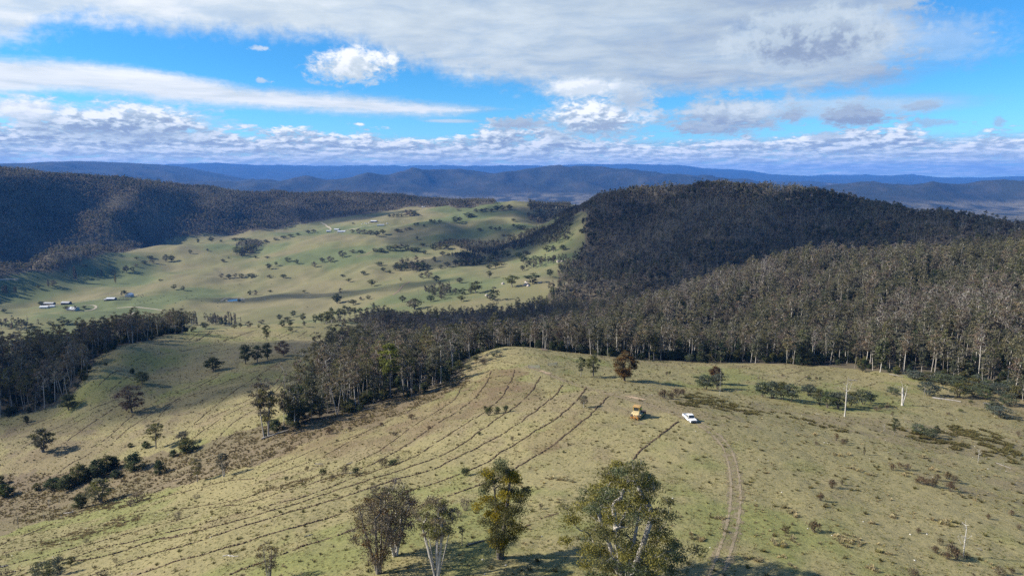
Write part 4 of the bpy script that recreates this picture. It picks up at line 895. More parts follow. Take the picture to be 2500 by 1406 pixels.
# ---------------------------------------------------------------- shrubs and tussocks
SHR = [bush(500, 1.5, 1.3, 16, 26, .10, ((.11,.075,.05), (.09,.065,.045))), bush(501, 1.2, 1.5, 16, 26, .10, (BROWN, (.10,.075,.05))), bush(502, 1.3, 1.4, 16, 34, .11, (DKGREEN, GREENL, OLIVE)), bush(503, 1.8, .7, 12, 22, .09, ((.10,.075,.05), OLIVE)), bush(504, 1.3, 1.6, 18, 18, .09, ((.19,.165,.13), (.15,.125,.10)))]
SH = {
 'b|brown broom-like shrub on the open ground right of the wheel track': '2030,1191,1168,22 2055,1183,1165,9 2003,1221,1199,16 1921,1301,1276,22 1990,1299,1270,32 1934,1281,1272,8',
 'b|brown shrub on the slope between the track and the heath': '2041,1075,1055,12 2058,1085,1066,14 2066,1081,1063,10 1993,1086,1074,10 2110,1109,1081,7 2213,1147,1127,24 2180,1148,1130,16 2196,1142,1124,12',
 'b|brown shrub of the scattered clump at mid right': '2250,1182,1162,24 2264,1184,1164,16 2277,1188,1165,22 2288,1172,1152,18 2312,1168,1150,20 2330,1177,1155,18 2322,1199,1172,22 2240,1178,1164,16',
 'b|reddish brown shrub round the foot of the white dead sapling': '2285,1349,1330,22 2322,1358,1320,30 2338,1366,1338,26 2295,1330,1307,16 2312,1364,1345,18 2360,1362,1345,16',
 'b|dark shrub along the right edge of the photo': '2468,1257,1242,15 2487,1292,1275,13 2412,1266,1252,12 2440,1402,1378,28 2470,1398,1382,14 2230,1408,1384,30 2242,1300,1285,12',
 'c|dark round shrub among the furrows at centre': '844,1156,1134,20 868,1157,1137,18 935,1137,1114,28 958,1134,1119,28 972,1123,1109,12 1135,1161,1137,22 750,1149,1134,11 788,1161,1140,18 812,1168,1158,14',
 'd|dark green shrub of the low clump on the furrows': '1194,1014,990,20 1214,1010,991,18 1234,1006,986,16 1184,1000,988,8',
 'b|brown shrub on the slope below the grove': '805,1059,1041,20 888,1020,1008,22 1006,1023,1009,20 855,1052,1040,12 930,1040,1030,14 962,1062,1052,16 1048,1046,1038,12',
 'c|small shrub near the crest by the gates': '1180,891,873,18 1205,871,861,10 1221,872,862,9 1160,880,868,16 1318,976,968,6',
 'c|small shrub alone on the furrowed slope': '1251,1076,1061,10 1170,1062,1052,10 1320,1242,1224,11 1376,1105,1098,8 660,1188,1180,10 700,1172,1160,10',
 'g|grey shrub behind the golden gum': '1136,1246,1210,34 1120,1262,1244,22',
 'g|grey shrub on the furrows at lower left': '436,1266,1244,20 335,1226,1198,40 480,1216,1204,22 320,1236,1220,30 210,1324,1310,16 282,1373,1358,12 18,1360,1348,14 250,1408,1390,32 10,1405,1382,30',
 'b|brown shrub behind the bulldozer beside the heath': '1622,972,950,22 1652,970,942,26 1640,974,956,20 1610,966,956,12 1668,962,948,16',
 'c|small shrub on the far bank of the hollow': '1852,926,918,6 1975,928,918,12 1993,927,917,9 2002,926,918,8 1862,924,918,6 1738,918,905,5 1628,917,904,8 1635,914,904,6 1910,918,911,8',
 'c|small shrub on the slope before the forest at right': '2140,1003,992,18 2150,1000,985,12 2165,998,985,10 2180,985,976,6 2315,1012,1004,12 2370,985,975,10 2485,1062,1050,10 2345,1005,996,12 2178,1015,1004,8'}
for key, txt in SH.items():
    k, ph = key.split('|'); items = []
    for i, (px, b, t, w) in enumerate(many(txt)):
        P = {'b': SHR[0] if w > b-t*1.0+0 and w < 13 else SHR[i % 2], 'c': SHR[1+i % 2], 'd': SHR[2], 'g': SHR[4]}[k]
        if w < .6*(b-t): P = SHR[3]
        o = put(P, px, b, t, w, None, 'shrub', ph.split(' ', 1)[1] if False else 'shrubs: '+ph, 'shrub'); items.append((o, key, ph))
    label_rows(items)

def tussock(seed, h, w, n, tint, jit=.3, name='tussock'):
    rng = np.random.RandomState(seed); V, T = [], []
    for i in range(n):
        a = rng.uniform(0, 6.283); q = w*.5*math.sqrt(rng.rand()); b = np.array([q*.45*math.cos(a), q*.45*math.sin(a), 0]); t = np.array([q*math.cos(a)*1.25, q*math.sin(a)*1.25, h*rng.uniform(.5, 1)*(1-.35*(q/(w*.5))**2)])
        s = np.array([-math.sin(a), math.cos(a), 0])*w*.07; V += [b-s, b+s, t]; c = np.array(tint[rng.randint(len(tint))])*rng.uniform(1-jit, 1+jit); T += [c]*3
    V = np.array(V); me = np_mesh(name, V, np.arange(len(V)).reshape(-1, 3), (M_GRASS,), False, None, np.array(T)); return bpy.data.objects.new(name, me)
M_GRASS = leaf_mat('grass', .3)
STRAW = (.30,.25,.14); PALE = (.38,.33,.20); GRN = (.14,.16,.05); TAN = (.22,.18,.10); MUD = (.10,.078,.05)
TUS = [tussock(600, .42, .55, 34, (STRAW, PALE)), tussock(601, .35, .6, 30, (STRAW, TAN)), tussock(602, .16, .5, 22, (TAN, GRN, STRAW)), tussock(603, .12, .6, 22, (GRN, TAN)), tussock(604, .28, .5, 26, (MUD, TAN, MUD)), tussock(605, .45, .8, 30, ((.125,.110,.050), (.105,.105,.045), (.14,.105,.055)))]
def clear_of_wood(X, Y):
    ok = np.ones(len(X), bool)
    for w in WOODS: ok &= ~in_wood(X, Y, w)
    return ok
def field(n, rmin, rmax, power=1.0):
    """random open-ground spots, denser towards the viewer's side of the spur"""
    a = rnd.uniform(R(-41), R(41), n); u = rnd.rand(n)**power; r = np.sqrt(rmin**2+(rmax**2-rmin**2)*u); X, Y = r*np.sin(a), r*np.cos(a); k = clear_of_wood(X, Y); return X[k], Y[k]
# short grass
X, Y = field(200000, 55, 420, 1.2); d = fbm(X/14, Y/14, 3); k = rnd.rand(len(X)) < np.clip(.62+.7*d, .12, 1); X, Y = X[k], Y[k]; n = len(X)
s = rnd.uniform(.6, 1.3, n); v = np.where(rnd.rand(n) < np.clip(.5+fbm(X/30+40, Y/30, 2)*1.1, .1, .9), 2, 3)
instance_stuff('grass', X, Y, np.stack([s, s, s*rnd.uniform(.6, 1.2, n)], 1), v, TUS, .02)
# pale tussocks in drifts
X, Y = field(40000, 60, 460, 1.1); d = fbm(X/9+11, Y/9+3, 3); k = d > .34; X, Y = X[k], Y[k]; n = len(X); s = rnd.uniform(.6, 1.5, n)
instance_stuff('tussock_grass', X, Y, np.stack([s, s, s*rnd.uniform(.7, 1.1, n)], 1), rnd.choice(2, n), TUS, .03)
# brown scrub of the gully and the slope under the grove; dark heath on the right
def in_px(poly, n, jit=20):
    P = np.array([at(*p)[:2] for p in poly]); x0, y0 = P.min(0)-5; x1, y1 = P.max(0)+5; X = rnd.uniform(x0, x1, n); Y = rnd.uniform(y0, y1, n); k = in_poly(X+3*fbm(X/7, Y/7, 3), Y+3*fbm(X/7+9, Y/7, 3), P); return X[k], Y[k]
GULLY = [(-60,1262),(0,1165),(120,1155),(330,1125),(520,1085),(660,1030),(760,1020),(900,985),(1060,940),(1130,912),(1160,932),(1040,985),(900,1035),(760,1072),(690,1112),(560,1155),(400,1195),(250,1240),(120,1275)]
X, Y = in_px(GULLY, 26000); k = fbm(X/6, Y/6, 3) > -.15; X, Y = X[k], Y[k]; n = len(X); s = rnd.uniform(.8, 2.2, n)
instance_stuff('scrub', X, Y, np.stack([s, s, s*rnd.uniform(.8, 1.3, n)], 1), rnd.choice([1, 4, 4, 4], n), TUS, .03)
HE = [[(1645,985),(1700,958),(1800,985),(1840,1000),(1900,1005),(1960,1020),(2050,1045),(2110,1060),(2040,1052),(1930,1022),(1830,1012),(1700,995)], [(2210,1058),(2290,1052),(2340,1040),(2420,1050),(2480,1090),(2520,1140),(2470,1135),(2380,1110),(2300,1095),(2230,1075)], [(2180,1035),(2240,1052),(2300,1066),(2330,1084),(2240,1070)]]
X, Y = [np.concatenate(q) for q in zip(*[in_px(p, 9000) for p in HE])]; k = fbm(X/4, Y/4, 3)+.5*fbm(X/11, Y/11, 2) > .10; X, Y = X[k], Y[k]; n = len(X); s = rnd.uniform(.6, 1.8, n)
instance_stuff('heath_scrub', X, Y, np.stack([s, s, s], 1), np.full(n, 5), TUS, .03)
# rushy rows and low dry scrub on the lower left slope
RU = [[(60,1330),(150,1305),(260,1275),(330,1240),(370,1245),(300,1285),(200,1315),(110,1345)], [(200,1240),(300,1222),(370,1205),(350,1225),(240,1250)], [(620,1195),(800,1160),(880,1150),(900,1160),(760,1185),(640,1210)]]
X, Y = [np.concatenate(q) for q in zip(*[in_px(p, 3200) for p in RU])]; k = fbm(X/4, Y/4, 3) > .05; X, Y = X[k], Y[k]; n = len(X); s = rnd.uniform(.8, 1.9, n)
instance_stuff('scrub', X, Y, np.stack([s, s, s], 1), rnd.choice([1, 4], n), TUS, .03)
# clods and dung-dark tufts scattered thinly over all the pasture
X, Y = field(16000, 60, 560); n = len(X); s = rnd.uniform(.5, 1.5, n)
instance_stuff('dark_tufts', X, Y, np.stack([s, s, s], 1), rnd.choice([4, 5], n), TUS, .03)

# marked clusters of big pale tussocks, and loose white stones
TC = many('1920,1242 1926,1248 1934,1254 1942,1258 1950,1262 2045,1312 2052,1318 2060,1330 2068,1308 2076,1326 2086,1322 2096,1316 2100,1326 2058,1322 1903,1325 1910,1330 1935,1318 1908,1338 2125,1278 2182,1264 2288,1272 2300,1276 2312,1272 2318,1282 2330,1284 2120,1158 2108,1150 2094,1150 2084,1146 2200,1156 2212,1160 2226,1158 2240,1164 1948,1062 1954,1064 1990,1060 2040,1108 2048,1112 2058,1114 2066,1110 1743,1264 1762,1262 1768,1266 1700,1314 1690,1304 1712,1318 2150,1346 2162,1352 2130,1390 2126,1388 1835,1362 1848,1368 1860,1366 1905,1360 2268,1140 2276,1146 2284,1150 2255,1118 2248,1112 1600,1290 1345,1170 1360,1172 1372,1166 1380,1172 1395,1176 1990,1012 2330,1340 2296,1352')
X, Y = np.array([at(*p)[:2] for p in TC]).T; X = np.repeat(X, 3)+rnd.normal(0, .35, len(X)*3); Y = np.repeat(Y, 3)+rnd.normal(0, .35, len(Y)*3); n = len(X); s = rnd.uniform(.9, 2.1, n)
instance_stuff('tussock_grass', X, Y, np.stack([s, s, s], 1), np.zeros(n, int), TUS, .03)
def stone_mesh(seed):
    rng = np.random.RandomState(seed); V = np.array([(-1,-1,0),(1,-1,0),(1,1,0),(-1,1,0),(-.7,-.6,1),(.6,-.7,.9),(.6,.7,1),(-.6,.6,.8)], float)*np.array([.14,.11,.10])*rng.uniform(.8, 1.25, (8, 3)); me = np_mesh('stone', V, np.array([(0,3,2,1),(4,5,6,7),(0,1,5,4),(1,2,6,5),(2,3,7,6),(3,0,4,7)]), (simple_mat('pale_stone', (.50,.47,.42), .9),)); return bpy.data.objects.new('stone', me)
ST = [stone_mesh(1), stone_mesh(2)]; X, Y = field(650, 60, 330); n = len(X); s = rnd.uniform(.3, 1.2, n); instance_stuff('stones', X, Y, np.stack([s, s, s], 1), rnd.choice(2, n), ST, .02)

# ---------------------------------------------------------------- furrows ripped along the contour
M_SOIL = simple_mat('turned_soil', (.092,.066,.045), .95, 0, .05, .35, 4.0); M_DIRT = simple_mat('bare_earth', (.22,.165,.11), .95, 0, .05, .25, .6); M_GRAVEL = simple_mat('pale_road', (.33,.29,.22), .95, 0, .05, .15, .4)
def trace(pts, step):
    P = np.array([at(*p)[:2] for p in pts]); 
    # smooth the traced line, then resample at even spacing
    for _ in range(2):
        if len(P) > 2:
            Q = [P[0]]
            for a, b in zip(P[:-1], P[1:]): Q += [a*.75+b*.25, a*.25+b*.75]
            P = np.array(Q+[P[-1]])
    d = np.concatenate([[0], np.cumsum(np.linalg.norm(np.diff(P, axis=0), axis=1))]); n = max(2, int(d[-1]/step)); t = np.linspace(0, d[-1], n)
    return np.stack([np.interp(t, d, P[:, 0]), np.interp(t, d, P[:, 1])], 1)
def ribbon(name, xy, width, mat, lift=.03, jit=.15, kind='structure', cross=3, tint=None):
    n = len(xy); T = np.gradient(xy, axis=0); T /= np.maximum(np.linalg.norm(T, axis=1, keepdims=True), 1e-6); Nn = np.stack([-T[:, 1], T[:, 0]], 1)
    w = width*(1+jit*np.random.RandomState(n).normal(size=n)); offs = np.linspace(-.5, .5, cross)
    P = xy[:, None]+Nn[:, None]*(w[:, None]*offs[None])[..., None]; Z = height(P[..., 0], P[..., 1])+lift; V = np.concatenate([P, Z[..., None]], -1).reshape(-1, 3)
    i = np.arange(n*cross).reshape(n, cross); Q = np.stack([i[:-1, :-1], i[1:, :-1], i[1:, 1:], i[:-1, 1:]], -1).reshape(-1, 4)
    ob = link(bpy.data.objects.new(name, np_mesh(name, V, Q[:, ::-1], (mat,), True))); tag(ob, kind=kind); return ob
CUBE = np.array([(-1,-1,-1),(1,-1,-1),(1,1,-1),(-1,1,-1),(-1,-1,1),(1,-1,1),(1,1,1),(-1,1,1)], float)*.5
CUBE[4:] *= np.array([.6, .6, 1]); CF = np.array([(0,3,2,1),(4,5,6,7),(0,1,5,4),(1,2,6,5),(2,3,7,6),(3,0,4,7)])
def furrow(pts, size=.34, gap=.36, whole=.86):
    rng = np.random.RandomState(int(pts[0][0]*3+pts[0][1])); xy = trace(pts, gap); n = len(xy)
    xy = xy + rng.normal(0, .09, (n, 2)) + .35*np.stack([fbm(xy[:, 0]/6, xy[:, 1]/6, 2), fbm(xy[:, 0]/6+9, xy[:, 1]/6, 2)], 1)
    k = rng.rand(n) < np.clip(whole+.9*fbm(xy[:, 0]/5, xy[:, 1]/5, 2), .15, 1); c = xy[k]; m = len(c); c = np.concatenate([c, c[rng.rand(m) < .5]+rng.normal(0, .22, (int(0), 2))]) if False else c
    S = size*rng.uniform(.55, 1.5, (m, 3))*np.array([1.1, 1.0, .75]); a = rng.uniform(0, 6.283, m); ca, sa = np.cos(a), np.sin(a)
    L = CUBE[None]*S[:, None]*rng.uniform(.7, 1.2, (m, 8, 3)); X = L[..., 0]*ca[:, None]-L[..., 1]*sa[:, None]; Y = L[..., 0]*sa[:, None]+L[..., 1]*ca[:, None]
    Z = L[..., 2]+height(c[:, 0], c[:, 1])[:, None]+.05; V = np.stack([X+c[:, 0, None], Y+c[:, 1, None], Z], -1).reshape(-1, 3); Q = (CF[None]+(np.arange(m)*8)[:, None, None]).reshape(-1, 4)
    # turned strip under the clods
    T = np.gradient(xy, axis=0); T /= np.maximum(np.linalg.norm(T, axis=1, keepdims=True), 1e-6); Nn = np.stack([-T[:, 1], T[:, 0]], 1); w = size*.62*(1+.25*rng.normal(size=n))
    E = np.stack([xy-Nn*w[:, None], xy+Nn*w[:, None]], 1); Ez = height(E[..., 0], E[..., 1])+.045; V2 = np.concatenate([E, Ez[..., None]], -1).reshape(-1, 3); i = np.arange(n*2).reshape(n, 2)
    Q2 = np.stack([i[:-1, 0], i[:-1, 1], i[1:, 1], i[1:, 0]], -1)+len(V); Q2 = Q2[fbm(xy[:-1, 0]/4+3, xy[:-1, 1]/4, 3) > .55-whole]
    ob = link(bpy.data.objects.new('soil_furrow', np_mesh('soil_furrow', np.concatenate([V, V2]), np.concatenate([Q, Q2[:, ::-1]]), (M_SOIL,)))); tag(ob, kind='structure'); return ob
NEAR_F = ['1654,1030 1630,1050 1606,1068 1585,1084 1564,1096 1546,1122', '1487,967 1470,985 1438,1015 1400,1047 1368,1071 1332,1099 1296,1120 1240,1154 1200,1176 1160,1187 1076,1218 1010,1240 940,1268 846,1299 768,1324 698,1352 600,1386 560,1403',
 '1432,945 1410,978 1382,1004 1345,1030 1312,1048 1270,1078 1228,1100 1188,1130 1132,1154 1048,1184 1006,1196 950,1216 880,1238 768,1274 684,1296 600,1324 560,1333 500,1352 448,1364 336,1402',
 '1374,939 1358,962 1334,984 1284,1020 1244,1048 1200,1074 1160,1094 1076,1140 1020,1156 964,1170 880,1198 796,1226 740,1240 660,1265 600,1282 560,1296 476,1326 364,1353 252,1394 220,1404',
 '1319,920 1306,942 1292,962 1275,980 1256,995 1200,1032 1174,1050 1104,1100 1037,1128 950,1156 880,1178 790,1206 700,1238 600,1264 532,1285 440,1306 378,1316 300,1346 230,1364 168,1372 60,1400',
 '1257,903 1251,922 1242,939 1225,970 1188,1004 1150,1026 1112,1050 1076,1074 1048,1092 992,1126 922,1147 874,1163 768,1204 700,1226 600,1249 560,1260 480,1282 420,1297 330,1320 252,1337 160,1366 60,1392 0,1402',
 '1199,906 1194,922 1185,939 1168,962 1146,984 1110,1010 1076,1027 1034,1057 970,1100 908,1134 860,1150 796,1168 720,1192 656,1212 600,1229 532,1236 480,1254 420,1274 350,1292 280,1310 210,1330 154,1345 56,1370 0,1382',
 '1128,939 1122,956 1112,973 1096,986 1076,998 1048,1016 1020,1032 975,1064 936,1096 890,1118 840,1138 796,1156 698,1184 600,1216 540,1228 450,1240 364,1255 290,1280 224,1303 110,1330 0,1350',
 '1046,966 1020,985 1000,1003 960,1022 920,1040 880,1061 850,1080 824,1095 790,1112 754,1128 684,1156 620,1170 560,1171 476,1194 364,1219 280,1236 196,1254 130,1276 84,1297 0,1331',
 '940,1036 890,1056 850,1070 800,1084 740,1110 690,1130 640,1150', '1368,1249 1340,1260 1318,1268 1298,1280 1281,1289', '470,1302 430,1312 375,1316', '330,1210 400,1180 470,1162', '640,1128 690,1098 740,1080']
MID_F = ['700,875 672,890 644,908 600,936 560,962 516,1000 476,1032', '690,905 672,939 630,965 588,984 545,1006 504,1026 460,1042', '641,900 600,915 560,928 490,956 420,984 400,1002 386,1018', '546,906 476,939 430,958 392,973 355,994 325,1012 290,1044 260,1071 224,1093',
 '532,918 480,945 431,976 400,994 375,1006 345,1026 322,1040 295,1062 274,1082', '302,978 284,992 266,1004 240,1022 213,1040 185,1060 157,1082', '288,990 238,1004 205,1020 168,1043 130,1058 98,1068 70,1084 50,1096', '280,976 250,988 224,998 190,1016 154,1037 120,1052 84,1068 30,1088',
 '638,967 580,1000 532,1026 500,1048 476,1068 440,1086', '700,925 676,952 655,972', '620,1000 570,1030 540,1060 520,1085', '600,1040 560,1066 530,1090', '230,1100 205,1116 174,1130 143,1154', '430,1100 400,1116 380,1130', '210,975 160,1000 110,1024 60,1040',
 '518,810 500,820 476,833', '616,808 585,818 546,833', '700,808 668,824', '486,812 474,822 460,832', '512,810 496,823 480,833', '626,806 600,813 580,820 560,826 544,833', '728,804 712,812 695,820 680,825', '750,808 738,815 726,823', '768,810 760,816 756,820', '786,812 778,820', '806,814 800,822',
 '560,838 500,846 440,858', '640,842 560,852 500,864', '420,860 360,868 320,884', '300,905 260,925 240,942', '325,918 290,938 262,956', '520,800 545,806 575,808']
FAR_F = ['2052,897 2010,907 1968,917 1934,939', '2130,917 2085,927 2038,939', '2172,928 2130,938 2080,950', '1996,900 1950,908 1906,917', '1960,893 1915,900 1870,908', '1210,862 1250,864 1300,872', '1180,880 1220,882 1262,888', '1380,884 1450,890 1520,900', '1560,892 1640,898 1720,906']
for i, q in enumerate(NEAR_F): furrow(many(q), .36 if i < 7 else .30, .34, .85 if i < 5 else .62)
for q in MID_F: furrow(many(q), .34, .45, .6)
for q in FAR_F: furrow(many(q), .30, .6, .45)

# ---------------------------------------------------------------- tracks and farm roads
TR = many('1284,893 1310,902 1345,915 1400,936 1455,952 1520,971 1580,987 1640,1006 1690,1024 1730,1048 1765,1078 1784,1112 1794,1160 1797,1220 1788,1285 1768,1350 1748,1404 1735,1450')
def soft_mat(name, col, amt):
    m, N = new_mat(name); geo = N.node('ShaderNodeNewGeometry'); n = N.noise(geo.outputs['Position'], .55, 6.0, .68); n2 = N.noise(geo.outputs['Position'], 4.0, 4.0, .6)
    c = N.mixc(N.ss(n2, .3, .7), tuple(v*.75 for v in col), tuple(v*1.2 for v in col)); d = N.node('ShaderNodeBsdfDiffuse'); N.put(d.inputs[0], c); tr = N.node('ShaderNodeBsdfTransparent')
    mx = N.node('ShaderNodeMixShader'); N.put(mx.inputs[0], N.mul(N.ss(N.add(n, N.mul(n2, .35)), .78-amt, .98-amt), .92)); N.t.links.new(tr.outputs[0], mx.inputs[1]); N.t.links.new(d.outputs[0], mx.inputs[2]); finish(N, mx.outputs[0]); return m
M_TRACK = soft_mat('worn_track', (.238,.196,.128), .18); M_RUT = soft_mat('wheel_rut', (.280,.228,.155), .30); M_SCAR = soft_mat('scraped_earth', (.42,.31,.21), .42)
xy = trace(TR, .8); T = np.gradient(xy, axis=0); T /= np.linalg.norm(T, axis=1, keepdims=True); Nn = np.stack([-T[:, 1], T[:, 0]], 1)
ribbon('dirt_track', xy, 3.0, M_TRACK, .035, .12)
for s in (-.8, .8): ribbon('wheel_rut', xy+Nn*s, .42, M_RUT, .05, .2)
for q, w in (('1532,967 1550,971 1574,976', 2.2), ('1320,905 1335,910 1345,912', 1.6), ('1558,1020 1552,1030 1565,1036', 1.8)): ribbon('scraped_earth', trace(many(q), .7), w, M_SCAR if q[0] != '1' or q[2] != '5' or '1558' not in q else M_TRACK, .055, .25)
for q, w in (('200,746 225,744 236,748 232,755 205,760 180,759 160,757', 4), ('0,757 60,752 120,746 170,741 230,733 270,728 310,724 352,716', 4), ('285,752 320,750 350,751 375,754 402,758', 4), ('306,782 316,770 324,763', 8), ('783,543 797,549 803,555 808,561', 6), ('815,568 850,560 880,555 905,552', 5), ('905,552 925,548 950,546', 4), ('0,683 20,681 45,682', 5), ('1075,540 1100,545', 4), ('870,628 900,617 950,605 1000,598', 3), ('960,720 980,700 1000,688', 3), ('540,735 555,727 590,726 596,732', 4), ('1170,835 1260,842 1330,856', 3)):
    ribbon('farm_road' if w != 3 else 'stock_track', trace(many(q), 4.0), w, M_GRAVEL if w > 3 else M_DIRT, .25, .15)

# ---------------------------------------------------------------- vehicles
import bmesh
def bm_obj(name, bm, mat, parent=None, smooth=False):
    me = bpy.data.meshes.new(name); bmesh.ops.recalc_face_normals(bm, faces=bm.faces); bm.to_mesh(me); bm.free(); me.materials.append(mat)
    if smooth: me.polygons.foreach_set('use_smooth', np.ones(len(me.polygons), bool))
    return link(bpy.data.objects.new(name, me), parent)
def bx(bm, x0, x1, y0, y1, z0, z1, bev=0.0, seg=2):
    r = bmesh.ops.create_cube(bm, size=1.0); vs_ = r['verts']
    for v in vs_: v.co = Vector(((x0+x1)/2+v.co.x*(x1-x0), (y0+y1)/2+v.co.y*(y1-y0), (z0+z1)/2+v.co.z*(z1-z0)))
    if bev: bmesh.ops.bevel(bm, geom=list({e for v in vs_ for e in v.link_edges}), offset=bev, segments=seg, affect='EDGES', profile=.6)
    return vs_
def prism(bm, prof, y0, y1, bev=0.0, taper=None):
    """side profile (x, z) drawn out from y0 to y1; taper(z) narrows it"""
    A = [bm.verts.new((x, y0*(taper(z) if taper else 1), z)) for x, z in prof]; B = [bm.verts.new((x, y1*(taper(z) if taper else 1), z)) for x, z in prof]; n = len(prof)
    fs = [bm.faces.new(A), bm.faces.new(B[::-1])]+[bm.faces.new((A[i], B[i], B[(i+1) % n], A[(i+1) % n])) for i in range(n)]
    if bev: bmesh.ops.bevel(bm, geom=list({e for f in fs for e in f.edges}), offset=bev, segments=2, affect='EDGES', profile=.6)
def cyl(bm, p0, p1, r, k=12, r1=None):
    V, Q = tubes(np.array([p0], float), np.array([p1], float), np.array([r]), np.array([r1 or r]), k); d = (np.array(p1, float)-np.array(p0, float)); V[k:] -= d/np.linalg.norm(d)*(r1 or r)*.3
    vv = [bm.verts.new(v) for v in V]; [bm.faces.new([vv[i] for i in q]) for q in Q]; bm.faces.new(vv[:k]); bm.faces.new(vv[k:])
def quad(bm, pts): bm.faces.new([bm.verts.new(p) for p in pts])
M_WHITE = simple_mat('white_paint', (.80,.80,.79), .3, 0, .5, .02, 2.0); M_TYRE = simple_mat('tyre_rubber', (.025,.025,.025), .9, 0, .2, .2, 20); M_RIM = simple_mat('steel_rim', (.55,.55,.54), .4, .6, .5, .05); M_BLACK = simple_mat('plastic_and_bay_shade', (.03,.03,.032), .6, 0, .3, .1)
M_GLASS = simple_mat('dark_glass', (.035,.045,.05), .08, 0, .6, .05); M_LAMP = simple_mat('lamp_lens', (.65,.66,.66), .15, 0, .6, .05); M_RED = simple_mat('red_lens', (.35,.02,.015), .25); M_CHROME = simple_mat('bar_metal', (.32,.32,.33), .35, .8, .5, .05)
def wheel(parent, x, y, r, w, name='wheel'):
    s = 1 if y > 0 else -1; bm = bmesh.new()
    for a, b, ra, rb in ((-w/2, -w*.3, r*.9, r), (-w*.3, w*.3, r, r), (w*.3, w/2, r, r*.9)):
        cyl(bm, (0, a, 0), (0, b, 0), ra, 20, rb)
    t = bm_obj('tyre', bm, M_TYRE); wh = link(bpy.data.objects.new(name, None), parent); wh.location = (x, y, r); t.parent = wh
    bm = bmesh.new(); cyl(bm, (0, s*w*.30, 0), (0, s*(w/2+.012), 0), r*.60, 16, r*.52); cyl(bm, (0, s*w*.5, 0), (0, s*(w/2+.04), 0), r*.16, 10, r*.13); bm_obj('rim', bm, M_RIM, wh)
def build_ute():
    x, y, z = at(1684, 1027); f = np.array(at(1697, 1030)[:2])-np.array(at(1674, 1019)[:2]); ang = math.atan2(f[1], f[0])
    ang = math.atan2(-math.cos(R(9)), math.sin(R(9)))                           # nose towards the camera, turned a little to its left
    u = link(bpy.data.objects.new('utility_truck', None)); u.location = (x, y, z); u.rotation_euler = (0, 0, ang); u.scale = (1.0,)*3
    tag(u, 'white dual-cab ute with bull bar parked beside the wheel track', 'ute')
    tp = lambda zz: 1.0 if zz < 1.0 else 1.0-(zz-1.0)*.22
    bm = bmesh.new()                                                              # lower body with bonnet
    prism(bm, [(-.62,.42),(-.62,1.02),(1.0,1.02),(1.12,1.06),(2.25,.98),(2.42,.90),(2.46,.55),(2.40,.42),(2.05,.40),(1.98,.66),(1.72,.80),(1.38,.80),(1.12,.66),(1.05,.40)], -.86, .86, .035)
    bm_obj('body', bm, M_WHITE, u)
    bm = bmesh.new(); prism(bm, [(-.60,1.024),(-.50,1.70),(-.38,1.76),(.48,1.76),(.60,1.72),(1.08,1.066)], -.80, .80, .03, tp); cab = bm_obj('cabin', bm, M_WHITE, u)
    def yy(zz, o=.012): return .80*tp(zz)+o
    bm = bmesh.new(); quad(bm, [(1.075,-.70,1.09),(1.075,.70,1.09),(.66,.62,1.665),(.66,-.62,1.665)]); g = bm_obj('windscreen', bm, M_GLASS, u); g.location = (.012, 0, .008)
    bm = bmesh.new(); quad(bm, [(-.612,.66,1.12),(-.612,-.66,1.12),(-.53,-.58,1.62),(-.53,.58,1.62)]); bm_obj('rear_window', bm, M_GLASS, u)
    for s in (-1, 1):
        for x0, x1, x2, x3 in ((.26, .93, .60, .26), (-.50, .16, .16, -.44)):
            bm = bmesh.new(); quad(bm, [(x0, s*yy(1.10), 1.10), (x1, s*yy(1.10), 1.10), (x2, s*yy(1.63), 1.63), (x3, s*yy(1.63), 1.63)]); bm_obj('side_window', bm, M_GLASS, u)
        bm = bmesh.new(); bx(bm, .92, 1.04, s*.86, s*1.06, 1.08, 1.26, .02); bm_obj('mirror', bm, M_BLACK, u)
        for xa in (.10, .78):
            bm = bmesh.new(); bx(bm, xa-.22, xa-.06, s*.862, s*.885, .90, .94); bm_obj('door_handle', bm, M_BLACK, u)
        bm = bmesh.new(); bx(bm, 2.40, 2.475, s*.50, s*.82, .74, .90, .02); bm_obj('headlight', bm, M_LAMP, u)
        bm = bmesh.new(); bx(bm, -2.70, -2.64, s*.70, s*.86, .66, .98, .01); bm_obj('tail_light', bm, M_RED, u)
        wheel(u, 1.55, s*.74, .37, .24); wheel(u, -1.50, s*.74, .37, .24)
    bm = bmesh.new()                                                              # open tub
    prism(bm, [(-2.66,.50),(-2.66,.60),(-.66,.60),(-.66,.50)], -.84, .84)
    for s in (-1, 1):
        prism(bm, [(-2.66,.604),(-2.66,1.02),(-.66,1.02),(-.66,.604),(-1.02,.604),(-1.10,.72),(-1.30,.80),(-1.70,.80),(-1.90,.72),(-1.98,.604)], s*.80, s*.87)
    bx(bm, -.70, -.65, -.798, .798, .604, 1.02); bm_obj('tray', bm, M_WHITE, u)
    bm = bmesh.new(); bx(bm, -2.70, -2.664, -.86, .86, .58, 1.02, .012); bm_obj('tailgate', bm, M_WHITE, u)
    bm = bmesh.new(); bx(bm, 2.44, 2.478, -.48, .48, .68, .90, .015); bm_obj('grille', bm, M_BLACK, u)
    bm = bmesh.new(); bx(bm, 2.44, 2.60, -.88, .88, .42, .60, .04); bm_obj('bumper', bm, M_BLACK, u)
    bm = bmesh.new()
    for a, b in (((2.58,-.62,.50),(2.62,-.60,1.06)),((2.58,.62,.50),(2.62,.60,1.06)),((2.62,-.60,1.06),(2.62,.60,1.06)),((2.60,-.80,.82),(2.60,.80,.82)),((2.60,-.22,.56),(2.62,-.22,1.06)),((2.60,.22,.56),(2.62,.22,1.06)),((2.60,-.80,.82),(2.58,-.82,.55)),((2.60,.80,.82),(2.58,.82,.55))): cyl(bm, a, b, .035, 8)
